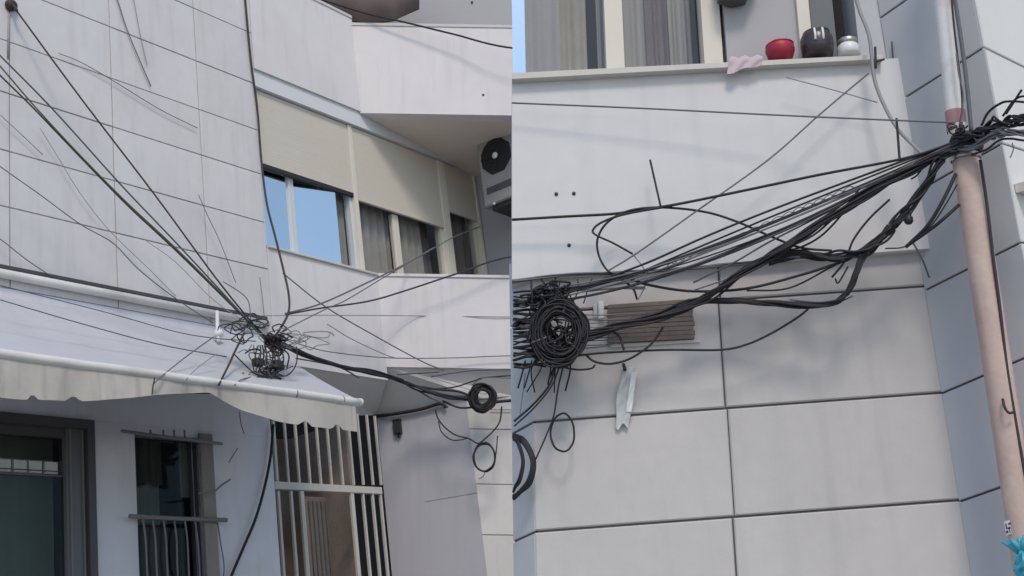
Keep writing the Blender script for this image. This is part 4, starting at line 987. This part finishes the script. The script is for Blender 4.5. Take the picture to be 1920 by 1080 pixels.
for i in range(26):
    y = 548 + i * 5.6 + rd.uniform(-3, 3); sl = rd.uniform(-.25, .15)
    P_ = smooth_path([RF.at(963, y - sl * 20, rd.uniform(.12, .2)), RF.at(990, y + rd.uniform(-6, 6), rd.uniform(.12, .24)), RF.at(1020 + rd.uniform(-8, 30), y + sl * 50 + rd.uniform(-6, 6), rd.uniform(.14, .22))], 6)
    m.tube(P_, px_r(P_[0], rd.uniform(3, 6.5)), 5)
m.build('level_wires', 'cable', None, kind='stuff', label='mass of level black wires running from the corner into the big coil', category='wires')
m = MB()
for i in range(9):
    y = 560 + i * 13 + rd.uniform(-4, 4)
    P_ = smooth_path([RF.at(963, y, .12), RF.at(985, y + rd.uniform(-5, 5), .16), RF.at(1010, y + rd.uniform(-12, 12), .15)], 6)
    m.tube(P_, px_r(P_[0], rd.uniform(4, 8)), 5)
m.build('brown_wires', 'wood', None, kind='stuff', label='faded brown wires mixed into the black ones at the corner', category='wires')
m = MB()
for i in range(12):
    y = 590 + i * 5.5
    P_ = smooth_path([RF.at(1092, y + rd.uniform(-3, 3), .17), RF.at(1130, y + rd.uniform(-3, 3), .18), RF.at(1150 + rd.uniform(-10, 70), y - 4 + rd.uniform(-4, 4), .16)], 5)
    m.tube(P_, px_r(P_[0], rd.uniform(1.4, 2.4)), 5)
m.build('fine_wires', 'cable_grey', None, kind='stuff', label='fine grey strands between the big coil and the board', category='wires')
m = MB()
for i in range(14):
    x = 1045 + rd.uniform(-55, 65)
    P_ = smooth_path([RF.at(x, 520 + rd.uniform(0, 16), .15), RF.at(x + rd.uniform(-14, 14), 545, .2), RF.at(x + rd.uniform(-22, 22), 575 + rd.uniform(-8, 14), .2)], 5)
    m.tube(P_, px_r(P_[0], rd.uniform(2.4, 4.5)), 5)
m.build('short_wires', 'cable', None, kind='stuff', label='short crossing wires between the ledge and the big coil', category='wires')
m = MB()
for i in range(8):
    x = 985 + i * 12
    P_ = smooth_path([RF.at(x, 672 + rd.uniform(-8, 6), .16), RF.at(x + rd.uniform(-16, 10), 690 + rd.uniform(-4, 8), .14), RF.at(x - rd.uniform(0, 34), 712 + rd.uniform(-8, 26), .12)], 5) if x > 1000 else smooth_path([RF.at(x, 676, .16), RF.at(x - 6, 700, .14), RF.at(x - 14, 728, .12)], 5)
    m.tube(P_, px_r(P_[0], rd.uniform(2.2, 4)), 5)
m.build('wire_ends', 'cable', None, kind='stuff', label='loose wire ends fraying out below the big coil', category='wires')
# thin strands among the fanned cables
rd = random.Random(91)
for i in range(10):
    x0 = rd.uniform(1005, 1060); y0 = 556 + rd.uniform(-16, 16)
    sag = rd.uniform(-14, 26); pts = []
    for k in range(6):
        f = k / 5; x = x0 + (1790 - x0) * f; y = y0 + (270 - y0) * (f ** 1.25) + sag * math.sin(f * 3.14)
        pts.append((x, y, .19 + .2 * f) if k < 5 else pj(1792, 272 + rd.uniform(-8, 10)))
    cable(RF, pts, 0, rd.uniform(2.4, 3.8), rd.choice(('cable', 'cable', 'cable_grey')), 'thin strand in the fan of cables rising to the pole', 'thin strands in the fan of cables')
# fall cables between bundles
cable(RF, [(1668, 374, .34), (1630, 410, .32), (1600, 450, .3), (1585, 488, .28), (1560, 520, .26)], 0, 5.2, 'cable', 'black cable dropping from under the main bundle across the ledge', GR)
cable(RF, [(1612, 352, .36), (1580, 400, .32), (1540, 442, .28), (1500, 464, .26), (1470, 470, .25)], 0, 4.6, 'cable', 'black cable branching off the main bundle to the loop end', GR)
cable(RF, [(1590, 500, .27), (1572, 530, .26), (1566, 522, .26)], 0, 4.0, 'cable', 'frayed cable tip below the ledge', GR)
cable(RF, [(1735, 308, .4), (1720, 328, .36), (1708, 336, .34)], 0, 4.0, 'cable', 'tiny cable stub under the main bundle near the pole', GR)
cable(RF, [(1600, 555, .27), (1560, 568, .25), (1480, 562, .22)], 0, 3.6, 'cable_grey', 'grey wire lying on top of the lower bundle', GR)
cable(RF, [(1516, 430, .26), (1440, 478, .24), (1380, 516, .22), (1290, 548, .2)], 0, 3.4, 'cable_grey', 'grey wire just under the main bundle above the board', GR)
cable(RF, [(1712, 455, .14), (1730, 488, .13), (1742, 520, .05)], 0, 4.2, 'cable_grey', 'short wire end at the inner corner below the ledge end', GR)
sc = thing('cable_splice', 'small black cable splice hanging beside the twisted bundle left of the pole', 'cable splice', RF.at(1706, 410, .36))
MB().lathe(RF.at(1704, 416, .37), RF.v, [(.012, -.01), (.02, 0), (.02, .02), (.01, .034)], 12).build('body', 'box_black', sc)
MB().tube(smooth_path([RF.at(1705, 405, .37), RF.at(1708, 398, .38), RF.at(1700, 392, .36)], 4), .005, 6).build('lead', 'cable', sc)
# small rods and wires round the sill end
cable(RF, [(1219, 300, .14), (1228, 340, .17), (1239, 388, .2)], 0, 4.6, 'cable', 'short upright wire standing on top of the larger loop', GR)
cable(RF, [(1597, -30, .05), (1612, 20, .1), (1630, 70, .17), (1640, 150, .18), (1664, 210, .22), (1690, 250, .28), (1735, 294, .4)], 0, 8.0, 'conduit', 'grey flexible conduit curving down past the sill end to the pole', GR)
cable(RF, [(1641, 88), (1642, 128)], .18, 5.5, 'box_black', 'short black rod at the right end of the sill', GR, 'rod', 'rod')
cable(RF, [(1642, 116), (1658, 111)], .18, 5.0, 'box_black', 'tiny level rod beside the black rod on the sill end', GR, 'rod', 'rod')
cable(RS, [(1672, 78), (1676, 132)], .015, 4.0, 'cable_blue', 'short dark rod on the return wall right of the sill end', GR, 'rod', 'rod')
cable(RF, [(1681, 222), (1684, 262), (1687, 302)], .3, 5.5, 'box_black', 'black rod standing on the bundle left of the pole', GR, 'rod', 'rod')
cable(RF, [(1474, 145), (1560, 168), (1645, 192)], .14, 2.6, 'cable_pale', 'faint thin wire under the right half of the sill', GR)
# around the pole
cable(RP, [(1783, -30), (1788, 40), (1796, 110), (1803, 170), (1804, 205), (1799, 238)], rad * .95, 4.5, 'cable_brown', 'dark wire running down the pale upper pole', GR)
cable(RP, [(1793, 100), (1798, 140), (1806, 180), (1800, 240)], rad * 1.05, 3.4, 'cable_grey', 'thin grey wire beside the dark one on the upper pole', GR)
cable(RP, [(1786, -30), (1800, 60), (1812, 150), (1822, 250)], .02, 9, 'cable_grey', 'grey pipe behind the upper pole on its right side', GR)
cable(RP, [(1838, 300), (1850, 380), (1862, 480), (1874, 570), (1888, 690), (1906, 800), (1925, 905), (1945, 1010)], rad * .35, 7, 'cable_brown', 'dark cable running down the right side of the pole', GR)
bundle(RP, [(1800, 268, rad * 1.2), (1830, 252, rad * 1.3), (1860, 238, rad * 1.3), (1890, 230, rad * 1.3), (1935, 222, rad * 1.3), (2080, 200, rad * 1.3), (2300, 150, rad * 1.3)], 0, 26, 13, 'cable', 'thick black bundle leaving the pole to the right edge', GR, 6.0, 71, 1.6)
bundle(RP, [(1798, 282, rad * 1.2), (1830, 276, rad * 1.3), (1870, 250, rad * 1.4), (1900, 246, rad * 1.4), (1980, 244, rad * 1.4), (2280, 200, rad * 1.4)], 0, 16, 9, 'cable_grey', 'grey black bundle just below the thick one right of the pole', GR, 5.0, 72, 1.2)
cable(RP, [(1822, 290), (1850, 280), (1872, 264), (1895, 260), (1960, 264), (2250, 250)], rad * 1.3, 5, 'cable', 'separate black cable below the bundles right of the pole', GR)
cable(RP, [(1840, 236), (1852, 212), (1872, 196), (1895, 190), (1960, 196), (2100, 215), (2260, 190)], rad * 1.3, 5.5, 'cable', 'black cable arching above the bundles right of the pole', GR)
cable(RP, [(1886, 214), (1898, 196), (1908, 180), (1916, 168)], rad * 1.35, 5, 'cable', 'black cable end sticking up at the right edge', GR)
cable(RP, [(1880, 218), (1904, 186), (1930, 180), (1960, 186), (2080, 210)], rad * 1.3, 5, 'cable', 'black cable bending over the upright end at the right edge', GR)
cable(RP, [(1898, 268), (1900, 280), (1894, 296)], rad * 1.2, 2.4, 'cable_grey', 'thin wire dropping below the bundles at the right edge', GR)
kp = thing('cable_junction', 'black cable knot strapped on the pole above its steel band', 'cable junction', RP.at(1815, 290, rad))
tangle(RP, 1814, 264, 34, 16, rad * .9, rad * 1.4, 9, 5.5, 73, 'cable', 'knot', kp)
tangle(RP, 1800, 240, 20, 14, rad * .9, rad * 1.4, 8, 3.6, 74, 'cable_brown', 'brown_wires', kp)
tangle(RP, 1850, 250, 34, 22, rad * 1.0, rad * 1.6, 6, 4.0, 75, 'cable_grey', 'grey_wires', kp)
MB().lathe(RP.at(1813, 283, 0), dv, [(rad * 1.15, 0), (rad * 1.22, .01), (rad * 1.2, .05), (rad * 1.0, .075)], 20).build('wrap', 'box_black', kp)
